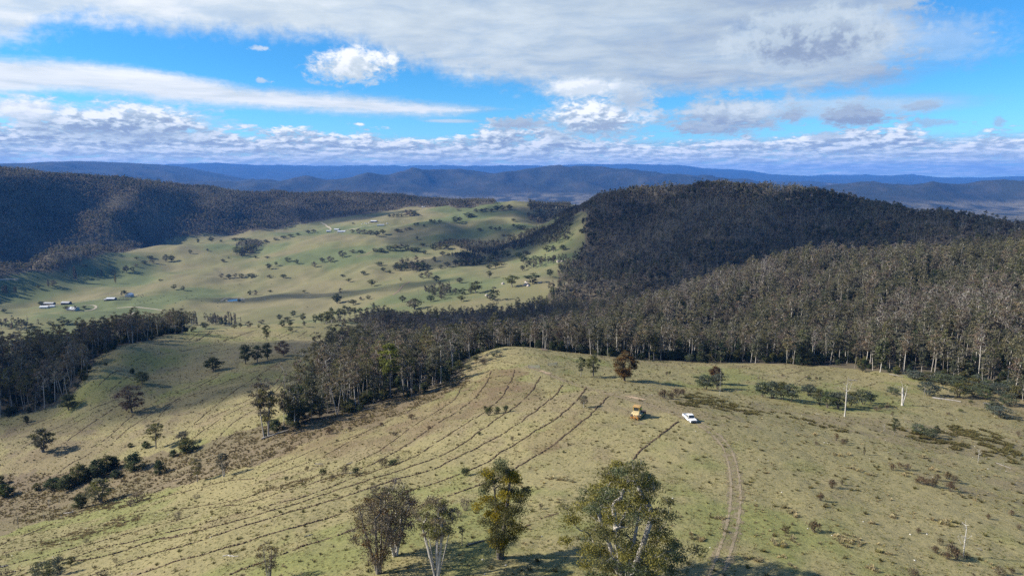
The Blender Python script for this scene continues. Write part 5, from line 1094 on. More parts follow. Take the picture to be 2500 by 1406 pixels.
    bm_obj('bull_bar', bm, M_BLACK, u)
    bm = bmesh.new(); cyl(bm, (.95,-.92,.95), (1.0,-.92,1.72), .035, 8); cyl(bm, (1.0,-.92,1.72), (1.08,-.92,1.74), .05, 8); bm_obj('snorkel', bm, M_BLACK, u)
    bm = bmesh.new(); bx(bm, -2.3, 2.2, -.55, .55, .34, .418); bm_obj('chassis', bm, M_BLACK, u)
    return u
build_ute()
M_YEL = simple_mat('machine_yellow', (.50,.35,.07), .5, 0, .4, .18, 3.0); M_ORG = simple_mat('machine_orange', (.42,.19,.05), .5, 0, .4, .15, 3.0); M_CREAM = simple_mat('faded_panel', (.60,.48,.27), .55, 0, .3, .15, 3.0); M_ROOF = simple_mat('faded_orange', (.44,.27,.10), .55, 0, .4, .15, 3.0); M_STEEL = simple_mat('worn_steel', (.10,.085,.075), .55, .5, .4, .3, 6.0)
def build_dozer():
    x, y, z = at(1556, 1017); b = link(bpy.data.objects.new('bulldozer', None)); b.location = (x, y, z+.02); b.rotation_euler = (0, 0, R(90-24)); b.scale = (1.02,)*3
    tag(b, 'yellow crawler bulldozer with orange cab roof and rear ripper, seen from behind', 'bulldozer')
    for s in (-1, 1):
        tr = link(bpy.data.objects.new('track', None), b); yc = s*.98; prof = []
        for i in range(9): a = math.pi/2+math.pi*i/8; prof.append((-1.55+.46*math.cos(a), .48+.46*math.sin(a)))
        for i in range(9): a = -math.pi/2+math.pi*i/8; prof.append((1.50+.42*math.cos(a), .44+.42*math.sin(a)))
        bm = bmesh.new(); prism(bm, prof, yc-.20, yc+.20); bm_obj('belt', bm, M_STEEL, tr)
        pts = []; P = prof+[prof[0]]
        for (xa, za), (xb, zb) in zip(P[:-1], P[1:]):
            L = math.hypot(xb-xa, zb-za); k = max(1, round(L/.19))
            pts += [(xa+(xb-xa)*(i+.5)/k, za+(zb-za)*(i+.5)/k, math.atan2(zb-za, xb-xa)) for i in range(k)]
        bm = bmesh.new(); bx(bm, -.085, .085, -.26, .26, -.02, .03); bx(bm, .03, .07, -.26, .26, .028, .09); shoe = bm_obj('shoe', bm, M_STEEL, tr)
        for i, (px_, pz_, a) in enumerate(pts):
            o = shoe if i == 0 else shoe.copy()
            if i: link(o, tr)
            o.location = (px_, yc, pz_); o.rotation_euler = (0, -a+math.pi, 0)
        bm = bmesh.new(); cyl(bm, (-1.55, yc+s*.20, .48), (-1.55, yc+s*.27, .48), .34, 14); bm_obj('sprocket', bm, M_YEL, tr)
        bm = bmesh.new(); cyl(bm, (1.50, yc+s*.20, .44), (1.50, yc+s*.25, .44), .30, 14); bm_obj('idler', bm, M_STEEL, tr)
        bm = bmesh.new(); bx(bm, -1.0, 1.15, yc+s*.19, yc+s*.26, .26, .62, .03); bm_obj('track_frame', bm, M_YEL, tr)
        bm = bmesh.new(); prism(bm, [(-1.5,1.02),(-1.5,1.12),(.35,1.12),(.35,1.02)], yc-.3, yc+.3, .02); bm_obj('fender', bm, M_CREAM, b)
        bm = bmesh.new(); prism(bm, [(-.30,.50),(-.30,.68),(2.35,.50),(2.35,.32)], s*1.34-.07, s*1.34+.07, .02); bm_obj('push_arm', bm, M_YEL, b)
        bm = bmesh.new(); cyl(bm, (1.30, s*.52, 1.28), (2.30, s*.52, .78), .06, 10); bm_obj('blade_ram', bm, M_STEEL, b)
    bm = bmesh.new(); prism(bm, [(-1.85,.42),(-1.85,1.15),(-1.2,1.25),(.2,1.25),(.2,.42)], -.70, .70, .03); bm_obj('hull', bm, M_CREAM, b)
    bm = bmesh.new(); prism(bm, [(.204,.62),(.204,1.66),(1.75,1.52),(1.88,1.45),(1.88,.62)], -.50, .50, .05); hood = bm_obj('engine_hood', bm, M_YEL, b)
    bm = bmesh.new(); bx(bm, 1.884, 1.93, -.44, .44, .70, 1.40, .01); bm_obj('grille', bm, M_STEEL, hood)
    for i in range(3):
        bm = bmesh.new(); bx(bm, .5+i*.38, .74+i*.38, -.512, -.503, .95, 1.3); bm_obj('louvre', bm, M_STEEL, hood)
    bm = bmesh.new(); cyl(bm, (1.05,.16,1.58), (1.05,.16,2.35), .07, 10); cyl(bm, (1.05,.16,2.35), (.98,.16,2.48), .06, 10); bm_obj('exhaust_pipe', bm, M_STEEL, b)
    bm = bmesh.new(); cyl(bm, (.75,-.18,1.60), (.75,-.18,1.95), .06, 10); cyl(bm, (.75,-.18,1.95), (.75,-.18,2.10), .13, 10); bm_obj('air_cleaner', bm, M_STEEL, b)
    cab = link(bpy.data.objects.new('cab', None), b)
    bm = bmesh.new(); bx(bm, -1.42, .10, -.78, .78, 1.254, 1.95, .03); bm_obj('lower_panel', bm, M_CREAM, cab)
    bm = bmesh.new()
    for px_ in (-1.36, .04):
        for s in (-1, 1): bx(bm, px_-.06, px_+.06, s*.72-.06, s*.72+.06, 1.952, 2.87, .01)
    for s in (-1, 1): bx(bm, -.72, -.62, s*.72-.05, s*.72+.05, 1.952, 2.87, .01)
    bm_obj('pillars', bm, M_YEL, cab)
    bm = bmesh.new(); bx(bm, -1.58, .28, -.92, .92, 2.873, 3.03, .04); bx(bm, -1.2, -.1, -.55, .55, 3.032, 3.07, .015); bm_obj('roof', bm, M_ROOF, cab)
    bm = bmesh.new(); bx(bm, -1.375, -1.345, -.66, .66, 1.98, 2.84); bm_obj('rear_window', bm, M_GLASS, cab)
    bm = bmesh.new(); bx(bm, .03, .05, -.66, .66, 1.98, 2.84); bm_obj('front_window', bm, M_GLASS, cab)
    for s in (-1, 1):
        bm = bmesh.new(); bx(bm, -1.28, -.74, s*.715-.012, s*.715+.012, 1.98, 2.84); bx(bm, -.60, -.04, s*.715-.012, s*.715+.012, 1.98, 2.84); bm_obj('side_window', bm, M_GLASS, cab)
    bm = bmesh.new(); bx(bm, -1.95, -1.86, -.42, .42, .75, 1.12, .02); bm_obj('fuel_tank', bm, M_CREAM, b)
    rip = link(bpy.data.objects.new('ripper', None), b)
    bm = bmesh.new(); bx(bm, -2.95, -2.68, -1.05, 1.05, .52, .80, .03); bm_obj('tool_bar', bm, M_ORG, rip)
    bm = bmesh.new()
    for s in (-1, 1): prism(bm, [(-2.70,.55),(-2.70,.72),(-1.84,.62),(-1.84,.48)], s*.48-.06, s*.48+.06); cyl(bm, (-1.86, s*.30, 1.06), (-2.74, s*.30, .84), .06, 10)
    bm_obj('linkage', bm, M_ORG, rip)
    for s in (-.75, 0, .75):
        bm = bmesh.new(); prism(bm, [(-3.02,.95),(-2.97,.50),(-2.98,.22),(-2.80,.03),(-2.72,.05),(-2.84,.28),(-2.80,.50),(-2.85,.95)], s-.05, s+.05); sh = bm_obj('shank', bm, M_ORG, rip); sh.location.x = -.06 if s else -.06
    bl = bmesh.new(); prof = [(2.52,.06)]+[(2.44-.16*math.sin(math.pi*i/6), .06+1.08*i/6) for i in range(7)]+[(2.52,1.14)]; prism(bl, prof, -1.62, 1.62); blade = bm_obj('blade', bl, M_STEEL, b)
    bm = bmesh.new(); bx(bm, 2.522, 2.55, -1.62, 1.62, .0, .22); bm_obj('cutting_edge', bm, M_STEEL, blade)
    return b
dozer = build_dozer()

# ---------------------------------------------------------------- a person, cattle
def skinned(name, joints, edges, radii, mats, pick, root=0, sub=2):
    me = bpy.data.meshes.new('rig'); me.from_pydata(joints, edges, []); ob = bpy.data.objects.new('rig', me); COL.objects.link(ob)
    ob.modifiers.new('skin', 'SKIN'); sv = me.skin_vertices[0].data
    for i, r in enumerate(radii): sv[i].radius = (r, r) if not isinstance(r, tuple) else r; sv[i].use_root = i == root
    s = ob.modifiers.new('sub', 'SUBSURF'); s.levels = s.render_levels = sub
    dg = bpy.context.evaluated_depsgraph_get(); out = bpy.data.meshes.new_from_object(ob.evaluated_get(dg)); bpy.data.objects.remove(ob)
    out.name = name; out.materials.clear()
    for m in mats: out.materials.append(m)
    for p in out.polygons: p.material_index = pick(p.center); p.use_smooth = True
    return out
M_VIS = simple_mat('hi_vis_cloth', (.62,.66,.05), .8, 0, .1, .1); M_SKIN = simple_mat('skin', (.42,.26,.19), .6); M_PANT = simple_mat('work_trousers', (.05,.06,.09), .85); M_BOOT = simple_mat('boot_leather', (.10,.065,.04), .7); M_HAT = simple_mat('hat_felt', (.26,.22,.17), .9)
def build_person():
    J = [(0,0,.95),(0,0,1.18),(0,0,1.42),(.02,0,1.54),(.03,0,1.66),(.03,0,1.76), (0,.11,.90),(.05,.12,.50),(0,.13,.09),(.16,.14,.05), (0,-.11,.90),(.02,-.12,.50),(-.02,-.13,.09),(.14,-.14,.05),
         (0,.20,1.43),(.02,.30,1.14),(.20,.30,.95),(.30,.29,.92), (0,-.20,1.43),(.10,-.28,1.16),(.30,-.22,1.08),(.40,-.20,1.08)]
    E = [(0,1),(1,2),(2,3),(3,4),(4,5),(0,6),(6,7),(7,8),(8,9),(0,10),(10,11),(11,12),(12,13),(2,14),(14,15),(15,16),(16,17),(2,18),(18,19),(19,20),(20,21)]
    Rd = [(.15,.12),(.14,.11),(.15,.11),.058,.098,.085,.095,.068,.048,.045,.095,.068,.048,.045,.068,.05,.038,.034,.068,.05,.038,.034]
    def pick(c):
        if c.z < .14: return 3
        if c.z < .96 and abs(c.y) < .25: return 2
        if c.z > 1.50 or (abs(c.y) > .17 and c.x > .16): return 1
        return 0
    p = link(bpy.data.objects.new('person', skinned('person', J, E, Rd, (M_VIS, M_SKIN, M_PANT, M_BOOT), pick)))
    bm = bmesh.new(); cyl(bm, (.03,0,1.735), (.03,0,1.755), .19, 14); cyl(bm, (.03,0,1.756), (.03,0,1.87), .105, 12, .085); bm_obj('hat', bm, M_HAT, p)
    fingers = bmesh.new()
    for s, hx, hy, hz in ((1,.30,.29,.92),(-1,.40,-.20,1.08)):
        for k in range(4): cyl(fingers, (hx, hy+(k-1.5)*.018, hz), (hx+.075-abs(k-1.5)*.008, hy+(k-1.5)*.02, hz-.025), .009, 6)
        cyl(fingers, (hx-.01, hy-s*.03, hz), (hx+.04, hy-s*.055, hz+.005), .010, 6)
    bm_obj('fingers', fingers, M_SKIN, p)
    M = dozer.matrix_basis
    loc = M @ Vector((-.35, -1.05, 1.122)); p.location = loc; p.rotation_euler = (0, 0, R(150))
    tag(p, 'person in a hi-vis yellow shirt standing on the bulldozer track beside its cab', 'person')
build_person()
M_COW = simple_mat('black_hide', (.03,.025,.022), .8, 0, .2, .2, 2.0)
cow_me = skinned('cow', [(-.75,0,1.05),(-.2,0,1.05),(.4,0,1.08),(.8,0,1.15),(1.15,0,1.30),(1.45,0,1.12),(1.65,0,.98),(-.75,.2,.95),(-.72,.22,.62),(-.82,.22,.40),(-.78,.22,.05),(-.75,-.2,.95),(-.72,-.22,.62),(-.82,-.22,.40),(-.78,-.22,.05),(.55,.2,.9),(.55,.22,.45),(.55,.22,.05),(.55,-.2,.9),(.55,-.22,.45),(.55,-.22,.05),(-1.0,0,1.2),(-1.1,0,.7),(1.32,.2,1.3),(1.32,-.2,1.3)],
    [(0,1),(1,2),(2,3),(3,4),(4,5),(5,6),(0,7),(7,8),(8,9),(9,10),(0,11),(11,12),(12,13),(13,14),(2,15),(15,16),(16,17),(2,18),(18,19),(19,20),(0,21),(21,22),(5,23),(5,24)],
    [.34,.38,.36,.27,.2,.16,.1,.2,.12,.07,.06,.2,.12,.07,.06,.16,.08,.06,.16,.08,.06,.05,.04,.05,.05], (M_COW,), lambda c: 0, sub=1)
COWS = {'on the paddock left of the dam': '322,728 335,733 342,738 352,740 360,735 372,740 384,733 368,731 392,729 400,724 330,742 410,736 428,741 440,733 455,728 468,722 452,718 478,729 492,736 446,748',
        'right of the white gabled shed': '338,722 343,723 348,721 350,724 333,725 356,722 345,726', 'on the hollow above the dam': '531,741 531,748 548,734 538,705 556,697 571,702 585,694 612,690 662,694 750,750'}
for where, txt in COWS.items():
    items = []
    for px, py in many(txt):
        x, y, z = at(px, py); o = link(bpy.data.objects.new('cow', cow_me)); o.location = (x, y, z-.03); o.rotation_euler = (0, 0, random.uniform(0, 6.28)); tag(o, None, 'cow', 'cattle grazing in the valley'); items.append((o, where, 'dark cow grazing '+where))
    label_rows(items, 10)

# ---------------------------------------------------------------- gates on the crest, posts
M_GALV = simple_mat('galvanised_steel', (.45,.46,.47), .45, .7, .5, .1); M_POST = simple_mat('weathered_post', (.20,.17,.14), .9)
def gate(px, py, w, label, ang):
    x, y, z = at(px, py); g = link(bpy.data.objects.new('farm_gate', None)); g.location = (x, y, z); g.rotation_euler = (0, 0, ang); tag(g, label, 'gate', 'gates on the crest')
    for s in (-1, 1):
        bm = bmesh.new(); cyl(bm, (s*(w/2+.12), 0, -.3), (s*(w/2+.12), 0, 1.5), .11, 8); bm_obj('post', bm, M_POST, g)
    bm = bmesh.new()
    for s in (-1, 1): cyl(bm, (s*w/2, 0, .2), (s*w/2, 0, 1.25), .035, 6)
    cyl(bm, (-w/2, 0, .2), (w/2, 0, 1.25), .025, 6); bm_obj('gate_frame', bm, M_GALV, g)
    for i in range(5):
        bm = bmesh.new(); cyl(bm, (-w/2, 0, .22+i*.25), (w/2, 0, .22+i*.25), .03, 6); bm_obj('rail', bm, M_GALV, g)
gate(1304, 899, 4.2, 'steel farm gate left of the track on the crest', R(-8)); gate(1349, 893, 3.6, 'smaller steel gate right of the track on the crest', R(14))

# ---------------------------------------------------------------- farms in the valley
M_TIN = simple_mat('white_tin_roof', (.60,.61,.62), .45, .2, .4, .06, .5); M_GREYTIN = simple_mat('grey_tin_roof', (.40,.40,.40), .5, .3, .4, .15, .5); M_WALL = simple_mat('weatherboard', (.52,.51,.49), .8, 0, .2, .08, .5); M_SHED = simple_mat('dark_shed_wall', (.11,.10,.095), .8, 0, .2, .2, .5)
def house(px, py, L, W, H, rise, rot, label, roof=None, wall=None, cat='house', name='farm_house', verandah=False, open_front=False):
    x, y, z = at(px, py); z = min(z, float(height(x+2, y+2))); h = link(bpy.data.objects.new(name, None)); h.location = (x, y, z-.4); h.rotation_euler = (0, 0, rot); tag(h, label, cat, 'farm buildings in the valley')
    bm = bmesh.new(); prism(bm, [(-W/2, 0), (W/2, 0), (W/2, H+.4), (0, H+.4+rise-.12), (-W/2, H+.4)], -L/2, L/2); w_ = bm_obj('wall', bm, wall or M_WALL, h); w_.rotation_euler = (0, 0, R(90))
    bm = bmesh.new(); o = .45; s_ = rise/(W/2)
    for s in (-1, 1): prism(bm, [(0, H+.42+rise), (0, H+.55+rise), (s*(W/2+o), H+.55-o*s_), (s*(W/2+o), H+.42-o*s_)], -L/2-o, L/2+o)
    r_ = bm_obj('roof', bm, roof or M_TIN, h); r_.rotation_euler = (0, 0, R(90))
    n = max(1, int(L/5))
    for i in range(n):
        xx = -L/2+(i+.5)*L/n; bm = bmesh.new()
        if open_front: bx(bm, xx-L/n*.4, xx+L/n*.4, -W/2-.03, -W/2+.02, .4, H*.9); bm_obj('bay_shade', bm, M_BLACK, h)  # flat black panel stands in for the shade inside the open front
        elif i == n//2: bx(bm, xx-.5, xx+.5, -W/2-.03, -W/2+.02, .4, 2.5); bm_obj('door', bm, M_POST, h)
        else: bx(bm, xx-.7, xx+.7, -W/2-.03, -W/2+.02, 1.3, 2.5); bm_obj('window', bm, M_GLASS, h)
    if verandah:
        bm = bmesh.new(); quad(bm, [(-L/2, -W/2-.5, H+.1), (L/2, -W/2-.5, H+.1), (L/2, -W/2-2.8, H-.5), (-L/2, -W/2-2.8, H-.5)]); bm_obj('verandah_roof', bm, roof or M_TIN, h)
house(178,756,17,10,3.0,2.2,R(-6),'white homestead with verandah inside the round garden drive',None,None,verandah=True)
house(109,752,14,7,2.8,1.6,R(4),'low white house at the far left end of the farm cluster')
house(128,750,7,6,2.6,1.4,R(20),'little white cottage right of the low white house',None,None,'cottage')
house(121,744,18,8,3.2,1.6,R(-3),'grey-white shed behind the low white house',M_GREYTIN,M_SHED,'shed','farm_shed',open_front=True)
house(162,743,15,9,3.6,1.8,R(-4),'dark walled shed with grey roof behind the white homestead',M_GREYTIN,M_SHED,'shed','farm_shed',open_front=True)
house(272,733,15,10,3.6,1.8,R(3),'open-fronted shed with a bright white roof in the middle of the paddock',None,M_SHED,'shed','farm_shed',open_front=True)
house(260,734,6,6,2.4,1.0,R(3),'lean-to at the left of the white-roofed open shed',M_GREYTIN,M_SHED,'shed','farm_shed',open_front=True)
house(316,724,13,10,4.4,2.6,R(90),'white gabled shed with its gable end to the viewer',None,None,'shed','farm_shed')
house(802,566,13,9,3.2,2.0,R(15),'small white-roofed house left of the upper farm cluster'); house(822,562,16,8,3.2,1.8,R(-10),'white farm building at the back of the upper cluster',None,None,'shed','farm_shed'); house(834,568,24,12,4.0,2.6,R(8),'largest white roofed house of the upper farm cluster')
house(913,543,20,12,4.2,2.2,R(-12),'big open shed with white roof on the upper paddock',None,M_SHED,'shed','farm_shed',open_front=True); house(929,551,22,6,3.0,1.0,R(10),'long low white shed below the big open shed',None,None,'shed','farm_shed')
house(1034,507,14,8,3.2,1.8,R(0),'white shed on the skyline against the far wood',None,None,'shed','farm_shed')
items = []
for px, py in many('884,548 892,546 896,547 901,545 945,546'):
    x, y, z = at(px, py); bm = bmesh.new(); cyl(bm, (0,0,-.3), (0,0,2.6), 1.7, 14); cyl(bm, (0,0,2.601), (0,0,3.0), 1.75, 14, .3); o = bm_obj('water_tank', bm, M_TIN); o.location = (x, y, z); tag(o, None, 'tank', 'tanks on the upper paddock'); items.append((o, 't', 'small white water tank beside the big open shed'))
label_rows(items)
# cattle yards of posts and rails, a windmill-less pole or two
def yard(px, py, nx, ny, label):
    x, y, z = at(px, py); yd = link(bpy.data.objects.new('stock_yard', None)); yd.location = (x, y, z); tag(yd, label, 'yard')
    for i in range(nx+1):
        for j in range(ny+1):
            p = (i*5.0, j*5.0); zz = float(height(x+p[0], y+p[1]))-z; bm = bmesh.new(); cyl(bm, (p[0],p[1],zz-.2), (p[0],p[1],zz+1.9), .14, 6); bm_obj('post', bm, M_POST, yd)
            for dx, dy, ok in ((5,0,i<nx),(0,5,j<ny)):
                if ok:
                    z2 = float(height(x+p[0]+dx, y+p[1]+dy))-z; bm = bmesh.new()
                    for k in (.5, 1.0, 1.5): cyl(bm, (p[0],p[1],zz+k), (p[0]+dx,p[1]+dy,z2+k), .09, 5)
                    bm_obj('rail', bm, M_POST, yd)
yard(288,733,4,2,'timber stock yard right of the white-roofed open shed'); yard(292,727,4,1,'dark rail yard between the open shed and the gabled shed')
for px, b, t, lab in ((1016,580,560,'power pole on the green slope left of centre valley'), (977,716,697,'power pole on the pale slope at the centre of the valley'), (1022,728,706,'power pole above the trees at the centre of the valley')):
    x, y, h, _ = span(px, b, t); bm = bmesh.new(); cyl(bm, (0,0,-.5), (0,0,h), .22, 8, .14); bx(bm, -1.2, 1.2, -.08, .08, h-.9, h-.7); o = bm_obj('power_pole', bm, M_POST); o.location = (x, y, float(height(x, y))); tag(o, lab, 'pole', 'power poles')
# farm dam with its earth bank
def dam(px, py, rx, ry):
    x, y, z = at(px, py); d = link(bpy.data.objects.new('farm_dam', None)); d.location = (x, y, z); tag(d, 'small farm dam with a pale crescent earth bank in the valley paddock', 'dam')
    n = 40; V = []
    for i in range(n):
        a = 2*math.pi*i/n
        for k, (f, hh) in enumerate(((1.28, -.8), (1.08, 1.3), (1.0, 1.2), (.86, -.3))):
            lift = hh*(.55+.45*math.sin(a)) if 0 < k < 3 else hh; cx_, cy_ = rx*f*math.cos(a), ry*f*math.sin(a); V.append((cx_, cy_, float(height(x+cx_, y+cy_))-z+lift if k != 3 else .15))
    Q = [(i*4+k, ((i+1) % n)*4+k, ((i+1) % n)*4+k+1, i*4+k+1) for i in range(n) for k in range(3)]; link(bpy.data.objects.new('bank', np_mesh('bank', V, np.array(Q), (M_GRAVEL,), True)), d)
    W = [(0,0,.45)]+[(rx*.95*math.cos(2*math.pi*i/n), ry*.95*math.sin(2*math.pi*i/n), .45) for i in range(n)]; link(bpy.data.objects.new('water', np_mesh('water', W, np.array([(0, 1+i, 1+(i+1) % n) for i in range(n)]), (simple_mat('dam_water', (.07,.065,.05), .06, 0, .5, .1),), False)), d)
dam(572, 733, 13, 13)
items = []
for px, b, w in many('1281,697,8 1287,694,8 1284,690,6 1290,699,7 1315,692,6 1320,690,5 1208,704,6 1228,694,8 1188,722,7 1195,727,6 1363,640,9 1372,639,6'):
    x, y, z = at(px, b); d = math.hypot(x, y); s = w*d/F*.6; rng = np.random.RandomState(int(px)); bm = bmesh.new(); bmesh.ops.create_icosphere(bm, subdivisions=2, radius=1.0)
    for v in bm.verts: v.co = Vector((v.co.x*s, v.co.y*s, v.co.z*s*.75))*(1+.35*pnoise(np.array([v.co.x*1.7+px]), np.array([v.co.y*1.7+v.co.z]))[0])
    o = bm_obj('boulder', bm, simple_mat('pale_granite', (.46,.40,.35), .9, 0, .2, .2, 1.0) if 'pale_granite' not in bpy.data.materials else bpy.data.materials['pale_granite']); o.location = (x, y, z+s*.2); tag(o, None, 'boulder', 'boulders on the slope'); items.append((o, 'b', 'pale granite boulder on the paddock below the dark forest'))
label_rows(items)

# ---------------------------------------------------------------- trees of the valley
PAD = [gum(700+i, 13, r, h0, 24, 22, .80, 1.7, t, bark=M_GREY, stems=s, spread=.13, base=.32, flat=.7, peak=.5, shell=.6, up=.7, trunk_top=.62, name='paddock_tree', tip=.05) for i, (r, h0, t, s) in enumerate((
    (5.5, .16, (GREENL, DKGREEN), 1), (5.0, .22, (GREY, GREENL), 2), (4.4, .25, (DKGREEN, GREENL), 1), (5.8, .2, (GREY, BROWN), 1), (4.6, .3, (OLIVE, GREENL), 1)))]
def at_scale(txt, sc, ox, oy): return [(q[0]/sc+ox, q[1]/sc+oy, q[2]/sc+oy, q[3]/sc) for q in many(txt)]
VT = at_scale('1440,640,600,20 1535,625,590,50 1605,630,610,20 1383,712,680,30 1508,695,675,25 1090,745,725,50 1050,785,760,40 1110,780,740,50 1205,770,715,50 1250,770,720,50 990,755,735,30 795,800,785,20 985,805,785,40 920,850,795,40 960,840,805,40 905,850,805,30 1165,910,895,35 1265,975,935,40 1330,980,945,30 1610,890,855,40 1660,890,860,50 1710,885,855,40 1755,885,855,50 1825,888,853,65 1960,888,865,50 2060,890,860,50 1815,1015,975,30 1855,1015,975,35 1740,1065,1040,25 1960,990,975,30 2210,995,975,30 1855,748,725,30 1940,745,730,40 1660,750,735,20 1620,775,750,40 1955,825,780,40 2005,800,770,30 2090,770,735,50 2155,785,752,40 2285,812,770,45 2340,775,740,50 2400,775,730,60 2450,1075,1000,60 2475,1000,960,30 1715,720,660,60 1760,740,650,70 1800,710,650,60 1840,690,640,50 1880,660,620,40 1900,640,615,30 1710,620,595,60 1760,625,595,60 1810,630,600,60 1860,635,605,60 1930,630,610,40 2000,612,595,40 2060,600,580,50 2110,590,570,50 2165,580,560,30 2240,565,540,40 2280,560,535,40 155,1250,1190,60 225,1240,1215,40 365,1230,1200,50 450,1220,1165,60 490,1225,1190,60 295,1230,1215,25 90,1190,1178,20 30,1140,1110,40 40,1245,1215,40 75,1250,1220,40 110,1255,1225,40 300,1080,1058,45 485,1120,1095,40 545,1120,1093,38 610,1110,1090,30 280,965,940,30 380,945,905,70 900,1000,978,40 460,845,832,30 620,805,790,40', 2.976, 0, 380) \
   + at_scale('505,415,330,90 935,400,340,50 1160,400,355,40 1195,355,300,90 1415,310,230,70 1510,310,265,90 1445,390,305,90 1540,390,310,80 1580,265,185,70 1700,330,220,80 1715,385,315,50 1545,440,400,70 860,405,365,80 1850,345,230,80 1920,345,220,90 1985,360,200,110 2050,340,150,110 2140,320,160,100 2210,300,120,90 2270,260,140,80 2330,250,150,80 2400,240,150,80 2110,105,0,120 590,370,290,50 700,375,290,60 750,375,285,60 470,370,330,40 1040,400,318,90 310,410,370,50 2400,64,20,40 915,90,45,40', 5, 400, 720) \
   + at_scale('360,448,425,30 390,447,420,30 420,446,420,35 450,445,420,35 480,443,385,50 510,442,375,60 540,440,400,50 570,440,418,25 660,490,460,30 685,490,465,30 725,490,462,35 840,485,440,60 870,480,445,40 545,508,488,30 565,505,485,30 610,518,498,22 505,538,520,40 480,545,525,30 415,555,530,50 445,552,535,30 90,565,535,40 140,570,530,60 180,570,535,50 220,575,540,60 265,585,545,60 310,575,535,50 95,498,484,18 560,612,585,25 930,450,410,60 960,448,420,50 990,410,385,50 1030,410,385,40 1060,408,380,40 1100,410,385,40 1140,405,360,50 1180,400,360,50 1230,395,355,60 1380,380,345,50 1420,385,350,50 1470,370,345,60 1530,370,340,50 860,400,388,30 1015,550,525,40 1095,535,512,35 1130,545,520,30 1160,545,515,30 1185,585,570,35 1230,585,570,40 1260,515,495,30 1260,480,455,40 1370,455,410,40 1385,480,430,40 1445,500,440,50 1480,480,455,50 1580,505,465,50 1620,435,415,40 1755,565,530,45 1835,605,550,60 1665,510,485,60 1300,535,500,50 1330,540,505,50 1360,555,525,50 400,835,790,50 440,838,780,60 480,840,770,60 520,835,765,60 560,830,770,60 600,830,770,60 640,825,790,50 550,760,725,40 90,705,682,50 150,708,685,50 15,740,690,70 250,695,670,40 300,700,670,60 360,690,650,60 400,690,645,60 440,685,640,60 480,690,645,60 520,695,665,60 560,695,665,60 600,660,635,50 610,715,685,45 685,770,730,40 745,725,695,50 790,730,705,35 680,685,645,60 720,680,640,60 770,680,640,60 730,825,790,50 780,810,770,60 850,740,700,70 900,740,690,80 950,735,700,60 840,800,755,60 880,800,750,70 920,795,760,60 970,795,755,60 1010,790,750,60 285,800,770,60 315,840,810,40 170,865,835,40 65,920,890,40 230,950,900,60 440,912,885,20 20,880,860,40 360,855,830,30 595,895,850,50 640,890,835,70 700,915,870,60 870,925,885,60 1085,890,835,45 1325,838,795,45 1250,955,865,95 1400,930,850,110 1525,880,820,50 1650,880,815,40 985,1000,910,100 950,1000,960,60 890,1010,960,60 840,1000,960,50 640,990,960,50 690,1005,955,60 740,1000,955,60 780,995,950,60 740,1045,995,70 660,1060,1010,70 880,1060,1015,60 1120,1055,950,70 1090,1050,1000,60 455,1065,1015,60 150,1045,1025,20 205,1045,1012,35 95,1085,1045,70 540,1115,1035,130 1130,740,690,60 1180,740,690,60 1220,745,690,50 1100,770,720,60 1150,775,725,60 1080,790,740,60 1170,795,765,50 1130,815,770,70 1085,825,790,50 1330,785,720,50 1370,780,735,60 1420,765,725,60 1460,770,730,50 1300,745,700,60 1350,720,690,60 1500,700,650,60 1620,690,645,60 1550,700,650,50', 2.976, 830, 380)
VT += [(183,758,746,11),(206,754,746,9),(160,755,746,10),(100,746,735,13),(304,719,708,8),(297,722,712,6)]
MARK = {'the white homestead': (180,752), 'the gabled shed': (316,722), 'the farm dam': (570,732), 'the upper farm': (832,566), 'the big open shed': (913,542), 'the lone golden poplar': (282,690), 'the bare poplar row': (470,792), 'the far green crest': (1250,505), 'the boulders': (1285,692), 'the dark wood strip': (1300,595), 'the forest corner': (1400,560), 'the creek trees': (1240,635), 'the grove': (880,775), 'the left wood': (250,760), 'the green hollow': (1080,560), 'the valley middle': (1000,650), 'the lower paddock': (1060,700)}
def where(px, py):
    k = min(MARK, key=lambda m: (MARK[m][0]-px)**2+4*(MARK[m][1]-py)**2); mx_, my_ = MARK[k]; dx, dy = px-mx_, py-my_
    side = ('left of' if dx < 0 else 'right of') if abs(dx) > 2*abs(dy) else ('beyond' if dy < 0 else 'nearer than'); return side+' '+k
items = []
for i, (px, b, t, w) in enumerate(VT):
    px_t = to_px(*at(px, b)); s = 'large' if b-t > 22 else ('middling' if b-t > 12 else 'small')
    x, y, h, ww = span(px, b, t, w); h = float(np.clip(h, 3, 24)); o = plant(PAD[rnd.randint(5)], x, y, h, ww, None, 'paddock_tree', None, 'tree', 'scattered paddock trees of the valley', b-t < 25)
    wh = where(px, b); items.append((o, (s, wh), s+' dark tree '+wh))
label_rows(items)
# bare Lombardy poplars
POP = [poplar(800), poplar(801, 20, 2.8), poplar(802, 21, 3.4, ((.30,.19,.03), (.26,.15,.03))), poplar(803, 18, 4.0)]
PT = at_scale('75,300,240,18 105,300,252,16 125,300,258,16 210,375,255,14 232,375,228,22 248,375,232,20 275,375,228,22 295,375,232,20 345,375,218,20 365,375,200,22 382,375,190,24 398,375,198,20 410,372,262,18 540,335,250,20 610,355,222,26 630,355,212,26 660,355,235,20 640,357,240,22 800,375,212,22 825,375,214,22 865,375,215,22 880,375,220,22 940,330,265,15', 5, 400, 720) + at_scale('540,905,810,14 548,905,800,16 556,905,830,14 352,955,895,16 20,1000,945,14 34,1003,940,16 50,1003,938,16 105,995,950,12 117,995,948,12 710,880,835,14 740,875,825,14 808,865,822,8 822,867,822,8 836,865,822,8 1505,0,0,0', 2.976, 0, 380)
items = []
